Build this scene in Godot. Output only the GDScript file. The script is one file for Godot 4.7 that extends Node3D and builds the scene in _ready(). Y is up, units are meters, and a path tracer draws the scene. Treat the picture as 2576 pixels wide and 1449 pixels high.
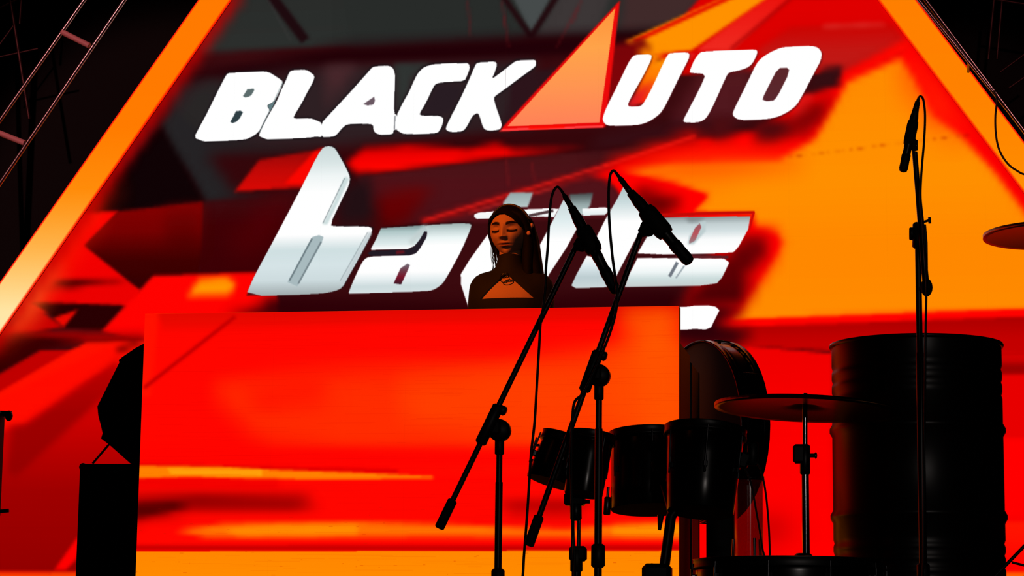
extends Node3D
# A night stage seen from the crowd: LED wall in a pyramid frame, LED fronted DJ booth, one DJ, microphones on booms, percussion.
# Stage frame: x to the right along the wall, y up from the stage deck, z towards the audience; metres.

const W := 2576.0
const H := 1449.0
const FOCAL := 6000.0          # focal length in pixels of the 2576 wide frame
const EYE := Vector3(2.15, -0.22, 12.2)
var eye_basis: Basis
var M := {}
var taken := {}

# ---------------------------------------------------------------- pixel <-> stage
func on_z(px: float, py: float, z: float) -> Vector3:     # where the sight line of a pixel meets the upright plane z
	var d := eye_basis * Vector3((px - W / 2) / FOCAL, -(py - H / 2) / FOCAL, -1.0)
	return EYE + d * ((z - EYE.z) / d.z)

func per_px(px: float, py: float, z: float) -> float:     # metres per pixel there
	return on_z(px, py, z).distance_to(on_z(px, py + 1.0, z))

# ---------------------------------------------------------------- naming
func numbered(called: String) -> String:
	if not taken.has(called):
		taken[called] = 0
		return called
	taken[called] += 1
	return "%s_%03d" % [called, taken[called]]

func tag(o: Node, label: String, category: String, group := "", kind := "") -> void:
	if label: o.set_meta("label", label)
	if category: o.set_meta("category", category)
	if group: o.set_meta("group", group)
	if kind: o.set_meta("kind", kind)

func thing(called: String, label: String, category: String, at := Vector3.ZERO, turn := 0.0, group := "") -> Node3D:
	var o := Node3D.new()
	o.name = numbered(called)
	add_child(o)
	o.position = at
	o.rotation.y = turn
	tag(o, label, category, group)
	return o

# ---------------------------------------------------------------- shapes
func stool(smooth := true) -> SurfaceTool:
	var st := SurfaceTool.new()
	st.begin(Mesh.PRIMITIVE_TRIANGLES)
	st.set_smooth_group(0 if smooth else -1)
	return st

func tri(st: SurfaceTool, a: Vector3, b: Vector3, c: Vector3) -> void:   # counter-clockwise from outside
	st.add_vertex(a); st.add_vertex(c); st.add_vertex(b)

func quad(st: SurfaceTool, a: Vector3, b: Vector3, c: Vector3, d: Vector3) -> void:
	tri(st, a, b, c); tri(st, a, c, d)

func box(st: SurfaceTool, size: Vector3, x := Transform3D.IDENTITY, bevel := 0.0) -> void:
	st.set_smooth_group(-1)
	var h := size / 2
	var b: float = min(bevel, min(h.x, min(h.y, h.z)) * 0.9)
	if b <= 0.0:
		var c: Array[Vector3] = []
		for i in 8:
			c.append(x * Vector3(h.x if i & 1 else -h.x, h.y if i & 2 else -h.y, h.z if i & 4 else -h.z))
		quad(st, c[4], c[5], c[7], c[6]); quad(st, c[1], c[0], c[2], c[3])
		quad(st, c[5], c[1], c[3], c[7]); quad(st, c[0], c[4], c[6], c[2])
		quad(st, c[6], c[7], c[3], c[2]); quad(st, c[0], c[1], c[5], c[4])
		return
	# chamfered: every face inset, joined by edge and corner faces
	var axes := [Vector3.RIGHT, Vector3.UP, Vector3.BACK]
	for a in 3:
		for s: float in [-1.0, 1.0]:
			var u: int = (a + 1) % 3
			var v: int = (a + 2) % 3
			var n: Vector3 = axes[a] * s
			var pu: Vector3 = axes[u] * (h[u] - b)
			var pv: Vector3 = axes[v] * (h[v] - b) * s
			var o: Vector3 = n * h[a]
			quad(st, x * (o - pu - pv), x * (o + pu - pv), x * (o + pu + pv), x * (o - pu + pv))
	for a in 3:
		var u: int = (a + 1) % 3
		var v: int = (a + 2) % 3
		for su: float in [-1.0, 1.0]:
			for sv: float in [-1.0, 1.0]:
				var l: Vector3 = axes[a] * (h[a] - b)
				var p: Vector3 = axes[u] * su * h[u] + axes[v] * sv * (h[v] - b)
				var q: Vector3 = axes[u] * su * (h[u] - b) + axes[v] * sv * h[v]
				if su * sv > 0:
					quad(st, x * (p - l), x * (q - l), x * (q + l), x * (p + l))
				else:
					quad(st, x * (q - l), x * (p - l), x * (p + l), x * (q + l))
	for i in 8:
		var sg := Vector3(1 if i & 1 else -1, 1 if i & 2 else -1, 1 if i & 4 else -1)
		var e := h - Vector3(b, b, b)
		var p0 := Vector3(sg.x * h.x, sg.y * e.y, sg.z * e.z)
		var p1 := Vector3(sg.x * e.x, sg.y * h.y, sg.z * e.z)
		var p2 := Vector3(sg.x * e.x, sg.y * e.y, sg.z * h.z)
		if sg.x * sg.y * sg.z > 0: tri(st, x * p0, x * p1, x * p2)
		else: tri(st, x * p0, x * p2, x * p1)

func ring_frame(t: Vector3) -> Array:
	var up := Vector3.UP if absf(t.y) < 0.9 else Vector3.RIGHT
	var n := up.cross(t).normalized()
	return [n, t.cross(n).normalized()]

func tube(st: SurfaceTool, pts: Array, radius, sides := 12, caps := true, flat := 1.0) -> void:
	st.set_smooth_group(0)
	var n := Vector3.ZERO
	var rings: Array = []
	for k in pts.size():
		var p: Vector3 = pts[k]
		var t: Vector3
		if k == 0: t = (pts[1] - p).normalized()
		elif k == pts.size() - 1: t = (p - pts[k - 1]).normalized()
		else: t = ((pts[k + 1] - p).normalized() + (p - pts[k - 1]).normalized()).normalized()
		if t == Vector3.ZERO: t = (p - pts[k - 1]).normalized()
		if k == 0: n = ring_frame(t)[0]
		else:
			n = (n - t * n.dot(t))
			n = n.normalized() if n.length() > 0.01 else ring_frame(t)[0]
		var b := t.cross(n).normalized()
		var r: float = radius[k] if radius is Array else radius
		var ring: Array[Vector3] = []
		for i in sides:
			var a := TAU * i / sides
			ring.append(p + (n * cos(a) + b * sin(a) * flat) * r)
		rings.append(ring)
	for k in pts.size() - 1:
		for i in sides:
			var j := (i + 1) % sides
			quad(st, rings[k][i], rings[k][j], rings[k + 1][j], rings[k + 1][i])
	if caps:
		st.set_smooth_group(-1)
		var e := pts.size() - 1
		for i in sides:
			var j := (i + 1) % sides
			tri(st, pts[0], rings[0][j], rings[0][i])
			tri(st, pts[e], rings[e][i], rings[e][j])
		st.set_smooth_group(0)

func lathe(st: SurfaceTool, profile: Array, x := Transform3D.IDENTITY, sides := 32, hard := false) -> void:   # profile of (radius, height) from the bottom up, about y
	for k in profile.size() - 1:
		var p: Vector2 = profile[k]
		var q: Vector2 = profile[k + 1]
		if p.distance_to(q) < 0.00001: continue
		st.set_smooth_group((k + 1) if hard else 0)
		for i in sides:
			var a := TAU * i / sides
			var b := TAU * (i + 1) / sides
			var da := Vector3(sin(a), 0, cos(a))
			var db := Vector3(sin(b), 0, cos(b))
			var p0 := x * (da * p.x + Vector3.UP * p.y)
			var p1 := x * (db * p.x + Vector3.UP * p.y)
			var q0 := x * (da * q.x + Vector3.UP * q.y)
			var q1 := x * (db * q.x + Vector3.UP * q.y)
			if p.x > 0.00001: tri(st, p0, p1, q1)
			if q.x > 0.00001: tri(st, p0, q1, q0)

func prism(st: SurfaceTool, outline: PackedVector2Array, x: Transform3D, depth: float) -> void:   # outline in x's xy plane, extruded along -z from the front face
	st.set_smooth_group(-1)
	var o := outline
	if Geometry2D.is_polygon_clockwise(o): o.reverse()
	var t := Geometry2D.triangulate_polygon(o)
	var back := Vector3(0, 0, -depth)
	for i in range(0, t.size(), 3):
		var a := Vector3(o[t[i]].x, o[t[i]].y, 0)
		var b := Vector3(o[t[i + 1]].x, o[t[i + 1]].y, 0)
		var c := Vector3(o[t[i + 2]].x, o[t[i + 2]].y, 0)
		if (b - a).cross(c - a).z < 0:
			var s := b
			b = c
			c = s
		tri(st, x * a, x * b, x * c)
		tri(st, x * (a + back), x * (c + back), x * (b + back))
	for i in o.size():
		var a := Vector3(o[i].x, o[i].y, 0)
		var e: Vector2 = o[(i + 1) % o.size()]
		var b := Vector3(e.x, e.y, 0)
		quad(st, x * (a + back), x * (b + back), x * b, x * a)

func ball(st: SurfaceTool, c: Vector3, r: Vector3, sides := 16, turn := Basis.IDENTITY) -> void:
	var prof: Array = []
	for k in 9:
		var a := PI * k / 8 - PI / 2
		prof.append(Vector2(cos(a) if k > 0 and k < 8 else 0.0, sin(a)))
	lathe(st, prof, Transform3D(turn * Basis.from_scale(r), c), sides)

func along(a: Vector3, b: Vector3) -> Transform3D:     # y axis from a to b, origin at a
	var t := (b - a).normalized()
	var f := ring_frame(t)
	return Transform3D(Basis(f[0], t, f[0].cross(t)), a)

func put(called: String, st: SurfaceTool, m: Material, parent: Node = self) -> MeshInstance3D:
	st.generate_normals()
	var o := MeshInstance3D.new()
	o.name = called if parent != self else numbered(called)
	o.mesh = st.commit()
	o.material_override = m
	parent.add_child(o, true)
	return o

func smooth_path(p: Array, steps := 6) -> Array:       # Catmull-Rom through the points
	var out: Array = []
	for k in p.size() - 1:
		var a: Vector3 = p[max(k - 1, 0)]
		var b: Vector3 = p[k]
		var c: Vector3 = p[k + 1]
		var d: Vector3 = p[min(k + 2, p.size() - 1)]
		for i in steps:
			out.append(b.cubic_interpolate(c, a, d, float(i) / steps))
	out.append(p[-1])
	return out

# ---------------------------------------------------------------- materials
func mat(called: String, color: Color, rough := 0.6, metal := 0.0) -> StandardMaterial3D:
	var m := StandardMaterial3D.new()
	m.resource_name = called
	m.albedo_color = color
	m.roughness = rough
	m.metallic = metal
	M[called] = m
	return m

func grain(seed_: int, freq: float, lo: float, hi: float, stretch := Vector3.ONE, m: StandardMaterial3D = null) -> void:   # a little unevenness of tone
	var n := FastNoiseLite.new()
	n.seed = seed_
	n.frequency = freq
	n.fractal_octaves = 4
	var t := NoiseTexture2D.new()
	t.noise = n
	t.width = 256
	t.height = 256
	t.seamless = true
	var g := Gradient.new()
	g.set_color(0, Color(lo, lo, lo))
	g.set_color(1, Color(hi, hi, hi))
	t.color_ramp = g
	m.albedo_texture = t
	m.uv1_triplanar = true
	m.uv1_scale = stretch

func materials() -> void:
	grain(3, 0.02, 0.75, 1.0, Vector3.ONE * 2, mat("deck", Color(0.07, 0.065, 0.065), 0.75))
	mat("ground", Color(0.06, 0.06, 0.06), 0.9)
	mat("drape", Color(0.012, 0.012, 0.013), 0.95)
	mat("black_plastic", Color(0.025, 0.024, 0.025), 0.5)
	mat("black_rubber", Color(0.02, 0.02, 0.02), 0.8)
	mat("black_metal", Color(0.03, 0.03, 0.032), 0.38)
	grain(5, 0.05, 0.8, 1.0, Vector3.ONE * 6, mat("speaker_paint", Color(0.022, 0.022, 0.023), 0.7))
	mat("speaker_grille", Color(0.018, 0.018, 0.018), 0.6, 0.3)
	mat("chrome", Color(0.78, 0.78, 0.8), 0.12, 1.0)
	mat("dull_steel", Color(0.45, 0.45, 0.46), 0.35, 1.0)
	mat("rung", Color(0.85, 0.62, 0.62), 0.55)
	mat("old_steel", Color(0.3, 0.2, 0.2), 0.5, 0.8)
	mat("aluminium", Color(0.62, 0.6, 0.6), 0.3, 1.0)
	mat("panel_case", Color(0.02, 0.02, 0.02), 0.6)
	mat("drum_lacquer", Color(0.03, 0.012, 0.012), 0.22)
	mat("drum_head_black", Color(0.018, 0.014, 0.014), 0.75)
	mat("drum_head_clear", Color(0.55, 0.5, 0.48), 0.5)
	var ac := mat("red_acrylic", Color(0.55, 0.02, 0.02, 0.35), 0.12)
	ac.transparency = BaseMaterial3D.TRANSPARENCY_ALPHA
	mat("bronze", Color(0.42, 0.27, 0.17), 0.36, 1.0)
	grain(9, 0.03, 0.55, 1.0, Vector3.ONE * 3, mat("barrel_paint", Color(0.07, 0.024, 0.022), 0.34, 0.1))
	mat("cable", Color(0.015, 0.015, 0.015), 0.55)
	mat("hair", Color(0.03, 0.012, 0.012), 0.75)
	M.hair.metallic_specular = 0.25
	mat("cloth", Color(0.013, 0.011, 0.013), 0.85)
	var sk := mat("skin", Color.WHITE, 0.5)
	sk.vertex_color_use_as_albedo = true
	sk.roughness = 0.6
	sk.metallic_specular = 0.3
	mat("headphone_band", Color(0.14, 0.06, 0.07), 0.5)
	mat("cymbal_polished", Color(0.86, 0.6, 0.34), 0.45, 1.0)
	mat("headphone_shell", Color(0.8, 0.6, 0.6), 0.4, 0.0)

# ---------------------------------------------------------------- build
func _ready() -> void:
	# camera
	eye_basis = Basis(Vector3.UP, deg_to_rad(10.0)) * Basis(Vector3.RIGHT, deg_to_rad(9.2)) * Basis(Vector3.BACK, 0.0114)
	var cam := Camera3D.new()
	cam.name = "camera"
	cam.fov = rad_to_deg(2.0 * atan(H / 2 / FOCAL))
	cam.near = 0.1
	cam.far = 100.0
	add_child(cam)
	cam.transform = Transform3D(eye_basis, EYE)
	cam.current = true
	# night air, exposure
	var env := Environment.new()
	env.background_mode = Environment.BG_COLOR
	env.background_color = Color(0.0022, 0.0018, 0.002)
	env.tonemap_mode = Environment.TONE_MAPPER_LINEAR
	env.tonemap_exposure = 1.0
	env.sdfgi_enabled = true
	env.ssao_enabled = true
	env.ssil_enabled = true
	var we := WorldEnvironment.new()
	we.name = "environment"
	we.environment = env
	add_child(we)
	# light of the two screens
	screen_light("wall_screen_light", Vector3(0.1, 1.55, 0.05), Vector2(4.6, 2.7), Color(1.0, 0.2, 0.03), 0.5)
	screen_light("booth_screen_light", Vector3(0.125, 0.6, 3.13), Vector2(2.1, 1.1), Color(1.0, 0.12, 0.0), 0.12)
	materials()
	structure()
	led_wall()
	frame_beams()
	trusses()
	booth()
	front_lamps()
	speakers()
	person()
	microphones()
	percussion()

func screen_light(called: String, at: Vector3, size: Vector2, color: Color, energy: float) -> void:
	var l := AreaLight3D.new()
	l.name = called
	l.area_size = size
	l.light_color = color
	l.light_energy = energy
	l.shadow_enabled = true
	l.area_range = 30.0
	add_child(l)
	l.position = at
	l.rotation.y = PI      # shines towards the audience

func structure() -> void:
	var st := stool(false)
	box(st, Vector3(9.0, 0.12, 7.1), Transform3D(Basis.IDENTITY, Vector3(0.2, -0.06, 2.35)))
	var o := put("floor", st, M.deck)
	tag(o, "dark stage deck under the drums and stands", "floor", "", "structure")
	st = stool(false)
	box(st, Vector3(14.0, 0.1, 14.0), Transform3D(Basis.IDENTITY, Vector3(0.5, -1.85, 8.0)))
	o = put("floor_audience", st, M.ground)
	tag(o, "dark ground in front of the stage", "floor", "", "structure")
	st = stool(false)
	box(st, Vector3(8.6, 1.68, 0.06), Transform3D(Basis.IDENTITY, Vector3(0.2, -0.96, 5.8)))
	o = put("wall_stage_front", st, M.drape)
	tag(o, "black skirt below the stage edge", "wall", "", "structure")
	st = stool(false)
	box(st, Vector3(11.0, 5.6, 0.08), Transform3D(Basis.IDENTITY, Vector3(0.2, 2.8, -1.15)))
	o = put("wall_back", st, M.drape)
	tag(o, "black backdrop behind the trusses", "wall", "", "structure")

func led_wall() -> void:
	var im := draw_wall()
	var half := WALL_TEX.x / 2
	var ma := screen_mat("wall_picture_a", im.get_region(Rect2i(0, 0, half, WALL_TEX.y)))
	var mb := screen_mat("wall_picture_b", im.get_region(Rect2i(half, 0, half, WALL_TEX.y)))
	var xm := WALL_X0 + half / WALL_RES
	var o := thing("led_video_wall", "huge LED video wall showing big white and silver slanted lettering on red and orange", "video wall")
	var edge := PackedVector2Array()
	for q in [[638,-140], [2150,-140], [2850,784], [2850,1570], [-300,1570], [-300,1200]]:
		var p := on_z(q[0], q[1], 0.0)
		edge.append(Vector2(p.x, p.y))
	edge[3].y = 0.03
	edge[4].y = 0.03
	var cell := 0.5
	var gap := 0.00003
	var nx := 7
	var y0 := 0.03
	for j in 8:
		for i in range(-nx, nx):
			var a := Vector2(xm + i * cell + gap, y0 + j * cell + gap)
			var b := a + Vector2(cell - 2 * gap, cell - 2 * gap)
			var sq := PackedVector2Array([a, Vector2(b.x, a.y), b, Vector2(a.x, b.y)])
			for piece in Geometry2D.intersect_polygons(sq, edge):
				if piece.size() < 3: continue
				var area := 0.0
				for k in piece.size():
					area += piece[k].cross(piece[(k + 1) % piece.size()])
				if absf(area) < 0.002: continue
				var left: bool = i < 0
				var ox := WALL_X0 if left else xm
				screen_panel(o, piece, 0.0, 0.07, func(p: Vector2) -> Vector2:
					return Vector2((p.x - ox) * WALL_RES / half, (WALL_Y1 - p.y) * WALL_RES / WALL_TEX.y), ma if left else mb)
	# steel legs that carry the wall
	for x in [-2.6, -1.3, 0.0, 1.3, 2.6]:
		var st := stool()
		tube(st, [Vector3(x, 0, -0.22), Vector3(x, 1.9, -0.22)], 0.025, 8)
		tube(st, [Vector3(x, 0.9, -0.22), Vector3(x, 0.9, -0.07)], 0.02, 8)
		tube(st, [Vector3(x, 1.7, -0.22), Vector3(x, 1.7, -0.07)], 0.02, 8)
		put("support_leg", st, M.black_metal, o)

func beam_picture(called: String, cols: Array, red_outer: bool) -> StandardMaterial3D:
	var im := Image.create_empty(24, 512, false, Image.FORMAT_RGBA8)
	var c := Canvas.new()
	for y in 512:
		var k := c.tone(cols, y / 511.0)
		im.fill_rect(Rect2i(0, y, 24, 1), k)
		if red_outer:
			im.set_pixel(0, y, Color8(255, 30, 10))
		im.set_pixel(23, y, Color8(250, 20, 0))
		im.set_pixel(22, y, k.lerp(Color8(255, 40, 0), 0.5))
	return screen_mat(called, im)

func frame_beams() -> void:
	# slanted light beams of the pyramid in front of the wall's sloping edges; corners read at their front face
	var list := [
		["left", [[498.0 + 98.6, -140.0], [581.0 + 98.6, -140.0], [-282.0, 1250.0], [-380.0, 1250.0]], [[255,122,0],[255,122,0],[255,122,0],[255,124,0],[255,140,10],[255,182,78],[255,230,165],[255,238,184],[255,226,150],[255,200,100]], "orange glowing light beam sloping down beside the ladder truss with wide rungs"],
		["right", [[2207.0 - 106, -140.0], [2306.0 - 106, -140.0], [2306.0 + 606, 800.0], [2207.0 + 606, 800.0]], [[255,126,0],[255,128,0],[255,130,0],[255,138,0],[255,150,10],[255,170,50]], "orange glowing light beam sloping down beside the narrow twin tubes and hanging cable"]]
	for b in list:
		var z := 0.012
		var p: Array = []
		for q in b[1]: p.append(on_z(q[0], q[1], z))
		var o := thing("light_beam", b[3], "light beam", Vector3.ZERO, 0.0, "sloping light beams of the pyramid")
		var m := beam_picture("beam_" + b[0], b[2], true)
		# modules of one metre, cut square across
		var n := 4
		for k in n:
			var t0 := float(k) / n
			var t1 := float(k + 1) / n
			var a: Vector3 = p[0].lerp(p[3], t0)
			var c: Vector3 = p[1].lerp(p[2], t0)
			var d: Vector3 = p[0].lerp(p[3], t1)
			var e: Vector3 = p[1].lerp(p[2], t1)
			var out := PackedVector2Array([Vector2(a.x, a.y), Vector2(d.x, d.y), Vector2(e.x, e.y), Vector2(c.x, c.y)])
			var u0 := 0.0 if b[0] == "left" else 1.0
			screen_panel(o, out, z, 0.006, func(v2: Vector2) -> Vector2:
				var on_a: float = minf(v2.distance_to(Vector2(a.x, a.y)), v2.distance_to(Vector2(d.x, d.y)))
				var on_c: float = minf(v2.distance_to(Vector2(c.x, c.y)), v2.distance_to(Vector2(e.x, e.y)))
				var up: float = minf(v2.distance_to(Vector2(a.x, a.y)), v2.distance_to(Vector2(c.x, c.y)))
				var down: float = minf(v2.distance_to(Vector2(d.x, d.y)), v2.distance_to(Vector2(e.x, e.y)))
				return Vector2(absf((0.0 if on_a < on_c else 1.0) - u0), t0 if up < down else t1), m)

func rod(parent: Node, called: String, a: Vector3, b: Vector3, r: float, m: Material, sides := 12) -> MeshInstance3D:
	var st := stool()
	tube(st, [a, b], r, sides)
	return put(called, st, m, parent)

func trusses() -> void:
	# left: a ladder truss that follows the sloping beam
	var z := 0.42
	var o := thing("ladder_truss", "bare metal ladder truss with wide rungs sloping outside the orange beam", "truss")
	var a0 := on_z(313 + 0.679 * 260, -260, z)
	var a1 := on_z(313 - 0.679 * 1180, 1180, z)
	var b0 := on_z(212 + 0.70 * 260, -260, z)
	var b1 := on_z(212 - 0.70 * 1180, 1180, z)
	rod(o, "chord", a0, a1, 0.0115, M.aluminium, 16)
	rod(o, "chord", b0, b1, 0.0115, M.aluminium, 16)
	for r in [[155,80,225,115], [-6,333,62,360], [310,-168,392,-132], [-160,575,-90,600]]:
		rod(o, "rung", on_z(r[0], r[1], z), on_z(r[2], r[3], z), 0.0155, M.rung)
	# a tower behind it
	o = thing("scaffold_tower", "dim scaffold tower of thin crossed braces behind the ladder truss", "scaffold")
	z = -0.55
	for s in [[20,-40, 74,300, 0.016], [-60,-60, -40,640, 0.024], [-40,165, 36,62, 0.01], [-40,152, 96,122, 0.01], [-40,40, 80,-20, 0.012], [56,-30, 50,60, 0.012]]:
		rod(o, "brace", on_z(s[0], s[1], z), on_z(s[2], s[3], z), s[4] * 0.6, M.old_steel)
	var lower := on_z(-40, 640, z)
	rod(o, "post", Vector3(lower.x, 0, z), lower + Vector3(0, 1.6, 0), 0.02, M.old_steel)
	# right: twin tubes hard against the beam, and a frame behind
	z = 0.3
	o = thing("twin_tube_rail", "thin twin metal tubes running outside the orange beam beside a hanging cable", "rail")
	rod(o, "tube", on_z(2311 - 120, -148, z), on_z(2311 + 640, 790, z), 0.009, M.aluminium)
	rod(o, "tube", on_z(2329 - 112, -148, z), on_z(2329 + 594, 790, z), 0.011, M.aluminium)
	for s in [[2420,135,2438,145], [2232,-120,2250,-110], [2700,470,2716,480]]:
		rod(o, "spacer", on_z(s[0], s[1], z), on_z(s[2], s[3], z), 0.007, M.aluminium)
		var h := on_z(s[2], s[3], z)
		rod(o, "bracket", h, Vector3(h.x, h.y, -0.05), 0.007, M.black_metal)
	z = -0.55
	o = thing("scaffold_tower", "dim square scaffold frame in the dark beyond the twin tubes", "scaffold")
	for s in [[2504,-40, 2486,150, 0.013], [2498,-2, 2640,20, 0.013], [2524,-40, 2508,150, 0.012], [2516,182, 2600,120, 0.01], [2538,222, 2620,165, 0.012]]:
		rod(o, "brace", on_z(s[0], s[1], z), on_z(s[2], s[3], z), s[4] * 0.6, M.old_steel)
	var fp := on_z(2640, 20, z)
	rod(o, "post", Vector3(fp.x, 0, z), fp, 0.02, M.old_steel)
	# the cable that swings in front of the right beam
	z = 0.36
	var path: Array = []
	for q in [[2500,228],[2508,250],[2504,290],[2505,335],[2513,375],[2532,408],[2556,428],[2590,440],[2680,430],[2740,380]]:
		path.append(on_z(q[0], q[1], z))
	var st := stool()
	tube(st, smooth_path(path), 0.0052, 8)
	var cb := put("hanging_cable", st, M.cable)
	tag(cb, "dark cable drooping in a loop across the orange beam", "cable")

func booth() -> void:
	var z := 3.1
	var a := on_z(365, 790, z)
	var b := on_z(1708, 770, z)
	booth_x0 = a.x
	booth_y1 = a.y
	var x0 := a.x
	var x1 := b.x
	var top := a.y
	var im := draw_booth(z)
	var m := screen_mat("booth_picture", im)
	var o := thing("dj_booth", "waist-high DJ booth with red and orange LED panel front", "DJ booth")
	var w := (x1 - x0) / 4
	var h := (top - 0.02) / 2
	for j in 2:
		for i in 4:
			var g := 0.00003
			var p := Vector2(x0 + i * w + g, 0.02 + j * h + g)
			var q := p + Vector2(w - 2 * g, h - 2 * g)
			screen_panel(o, PackedVector2Array([p, Vector2(q.x, p.y), q, Vector2(p.x, q.y)]), z, 0.06, func(v2: Vector2) -> Vector2:
				return Vector2((v2.x - booth_x0) * BOOTH_RES / BOOTH_TEX.x, (booth_y1 - v2.y) * BOOTH_RES / BOOTH_TEX.y), m)
	for s in [[x0 + 0.012, "side_panel"], [x1 - 0.012, "side_panel"]]:
		var st := stool(false)
		box(st, Vector3(0.024, 1.06, 0.36), Transform3D(Basis.IDENTITY, Vector3(s[0], 0.53, z - 0.065 - 0.18)), 0.003)
		put(s[1], st, M.speaker_paint, o)
	var t := stool(false)
	box(t, Vector3(x1 - x0 - 0.05, 0.03, 0.36), Transform3D(Basis.IDENTITY, Vector3((x0 + x1) / 2, 0.98, z - 0.065 - 0.18)), 0.003)
	put("table_top", t, M.speaker_paint, o)
	# case that stands behind the booth's end
	o = thing("flight_case", "tall black flight case standing behind the end of the booth", "flight case", Vector3(x1 - 0.15, 0, 2.46))
	t = stool(false)
	box(t, Vector3(0.3, 1.04, 0.32), Transform3D(Basis.IDENTITY, Vector3(0, 0.52, 0)), 0.006)
	put("box", t, M.speaker_paint, o)
	for cx: float in [-0.147, 0.147]:
		for cz: float in [-0.157, 0.157]:
			t = stool(false)
			box(t, Vector3(0.012, 1.03, 0.012), Transform3D(Basis.IDENTITY, Vector3(cx, 0.52, cz)), 0.002)
			put("edge_strip", t, M.black_metal, o)

func front_lamps() -> void:
	# lamps over the crowd: they give the DJ her warm light and the chrome its white glints
	var y := 5.2
	var bar := thing("lamp_bar", "black lighting bar on two posts over the crowd, above the frame", "lighting bar")
	rod(bar, "bar", Vector3(-4.2, y + 0.35, 8.6), Vector3(4.6, y + 0.35, 8.6), 0.03, M.black_metal)
	for x in [-4.2, 4.6]:
		rod(bar, "post", Vector3(x, -1.8, 8.6), Vector3(x, y + 0.35, 8.6), 0.04, M.black_metal)
	var list := [
		[Vector3(-3.0, y, 8.6), on_z(1275, 640, 2.5), Color(1.0, 0.45, 0.07), 58.0, 2.7, "warm amber par lamp on the bar over the crowd"],
		[Vector3(4.3, 1.62, 14.5), Vector3(1.75, 0.6, 4.45), Color(1.0, 0.95, 0.92), 2.2, 9.0, "white par lamp on a tall stand behind the viewer, towards the drums"],
		[Vector3(3.7, y, 8.6), on_z(2480, 170, 0.3), Color(1.0, 0.6, 0.6), 12.0, 6.0, "pale pink par lamp on the bar over the crowd, towards the twin tubes"],
		[Vector3(-3.7, y, 8.6), on_z(120, 240, 0.4), Color(1.0, 0.6, 0.6), 30.0, 8.0, "pale pink par lamp on the bar over the crowd, towards the ladder truss"]]
	for d in list:
		var o := thing("par_lamp", d[5], "lamp", d[0])
		var to: Vector3 = (d[1] - d[0]).normalized()
		var x := along(-to * 0.24, Vector3.ZERO)
		var st := stool()
		lathe(st, [Vector2(0, -0.02), Vector2(0.06, -0.02), Vector2(0.09, 0.05), Vector2(0.1, 0.2), Vector2(0.1, 0.23), Vector2(0.094, 0.23), Vector2(0.094, 0.2)], x, 24)
		put("can", st, M.black_metal, o)
		st = stool()
		lathe(st, [Vector2(0.0, 0.2), Vector2(0.093, 0.2), Vector2(0.09, 0.205), Vector2(0, 0.21)], x, 24)
		var m := mat("lens_" + str(o.name), Color(0.1, 0.1, 0.1), 0.3)
		m.emission_enabled = true
		m.emission = d[2]
		m.emission_energy_multiplier = 3.0
		put("lens", st, m, o)
		st = stool()
		if d[0].y > 4.0:
			tube(st, [Vector3(0, 0.06, 0) - to * 0.1, Vector3(0, 0.2, 0) - to * 0.05, Vector3(0, 0.31, 0)], 0.012, 8)
			put("hook", st, M.black_metal, o)
		else:
			tube(st, [-to * 0.12 - Vector3(0, 0.08, 0), Vector3(-to.x * 0.12, -d[0].y - 1.78, -to.z * 0.12)], 0.018, 10)
			put("stand_pole", st, M.black_metal, o)
			tripod(o, Vector3(-to.x * 0.12, -d[0].y - 1.8, -to.z * 0.12), 0.5, 0.45, 0.2, 0.012)
		var l := SpotLight3D.new()
		l.name = "beam"
		l.light_color = d[2]
		l.light_energy = d[3]
		l.spot_angle = d[4]
		l.spot_angle_attenuation = 0.4
		l.spot_range = 40.0
		l.spot_attenuation = 2.0
		l.light_size = 0.09
		l.shadow_enabled = true
		o.add_child(l)
		l.position = to * 0.03
		l.basis = Basis.looking_at(to)

func flat_outline(z: float, px: Array) -> PackedVector2Array:
	var out := PackedVector2Array()
	for i in range(0, px.size(), 2):
		var p := on_z(px[i], px[i + 1], z)
		out.append(Vector2(p.x, p.y))
	return out

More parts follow.
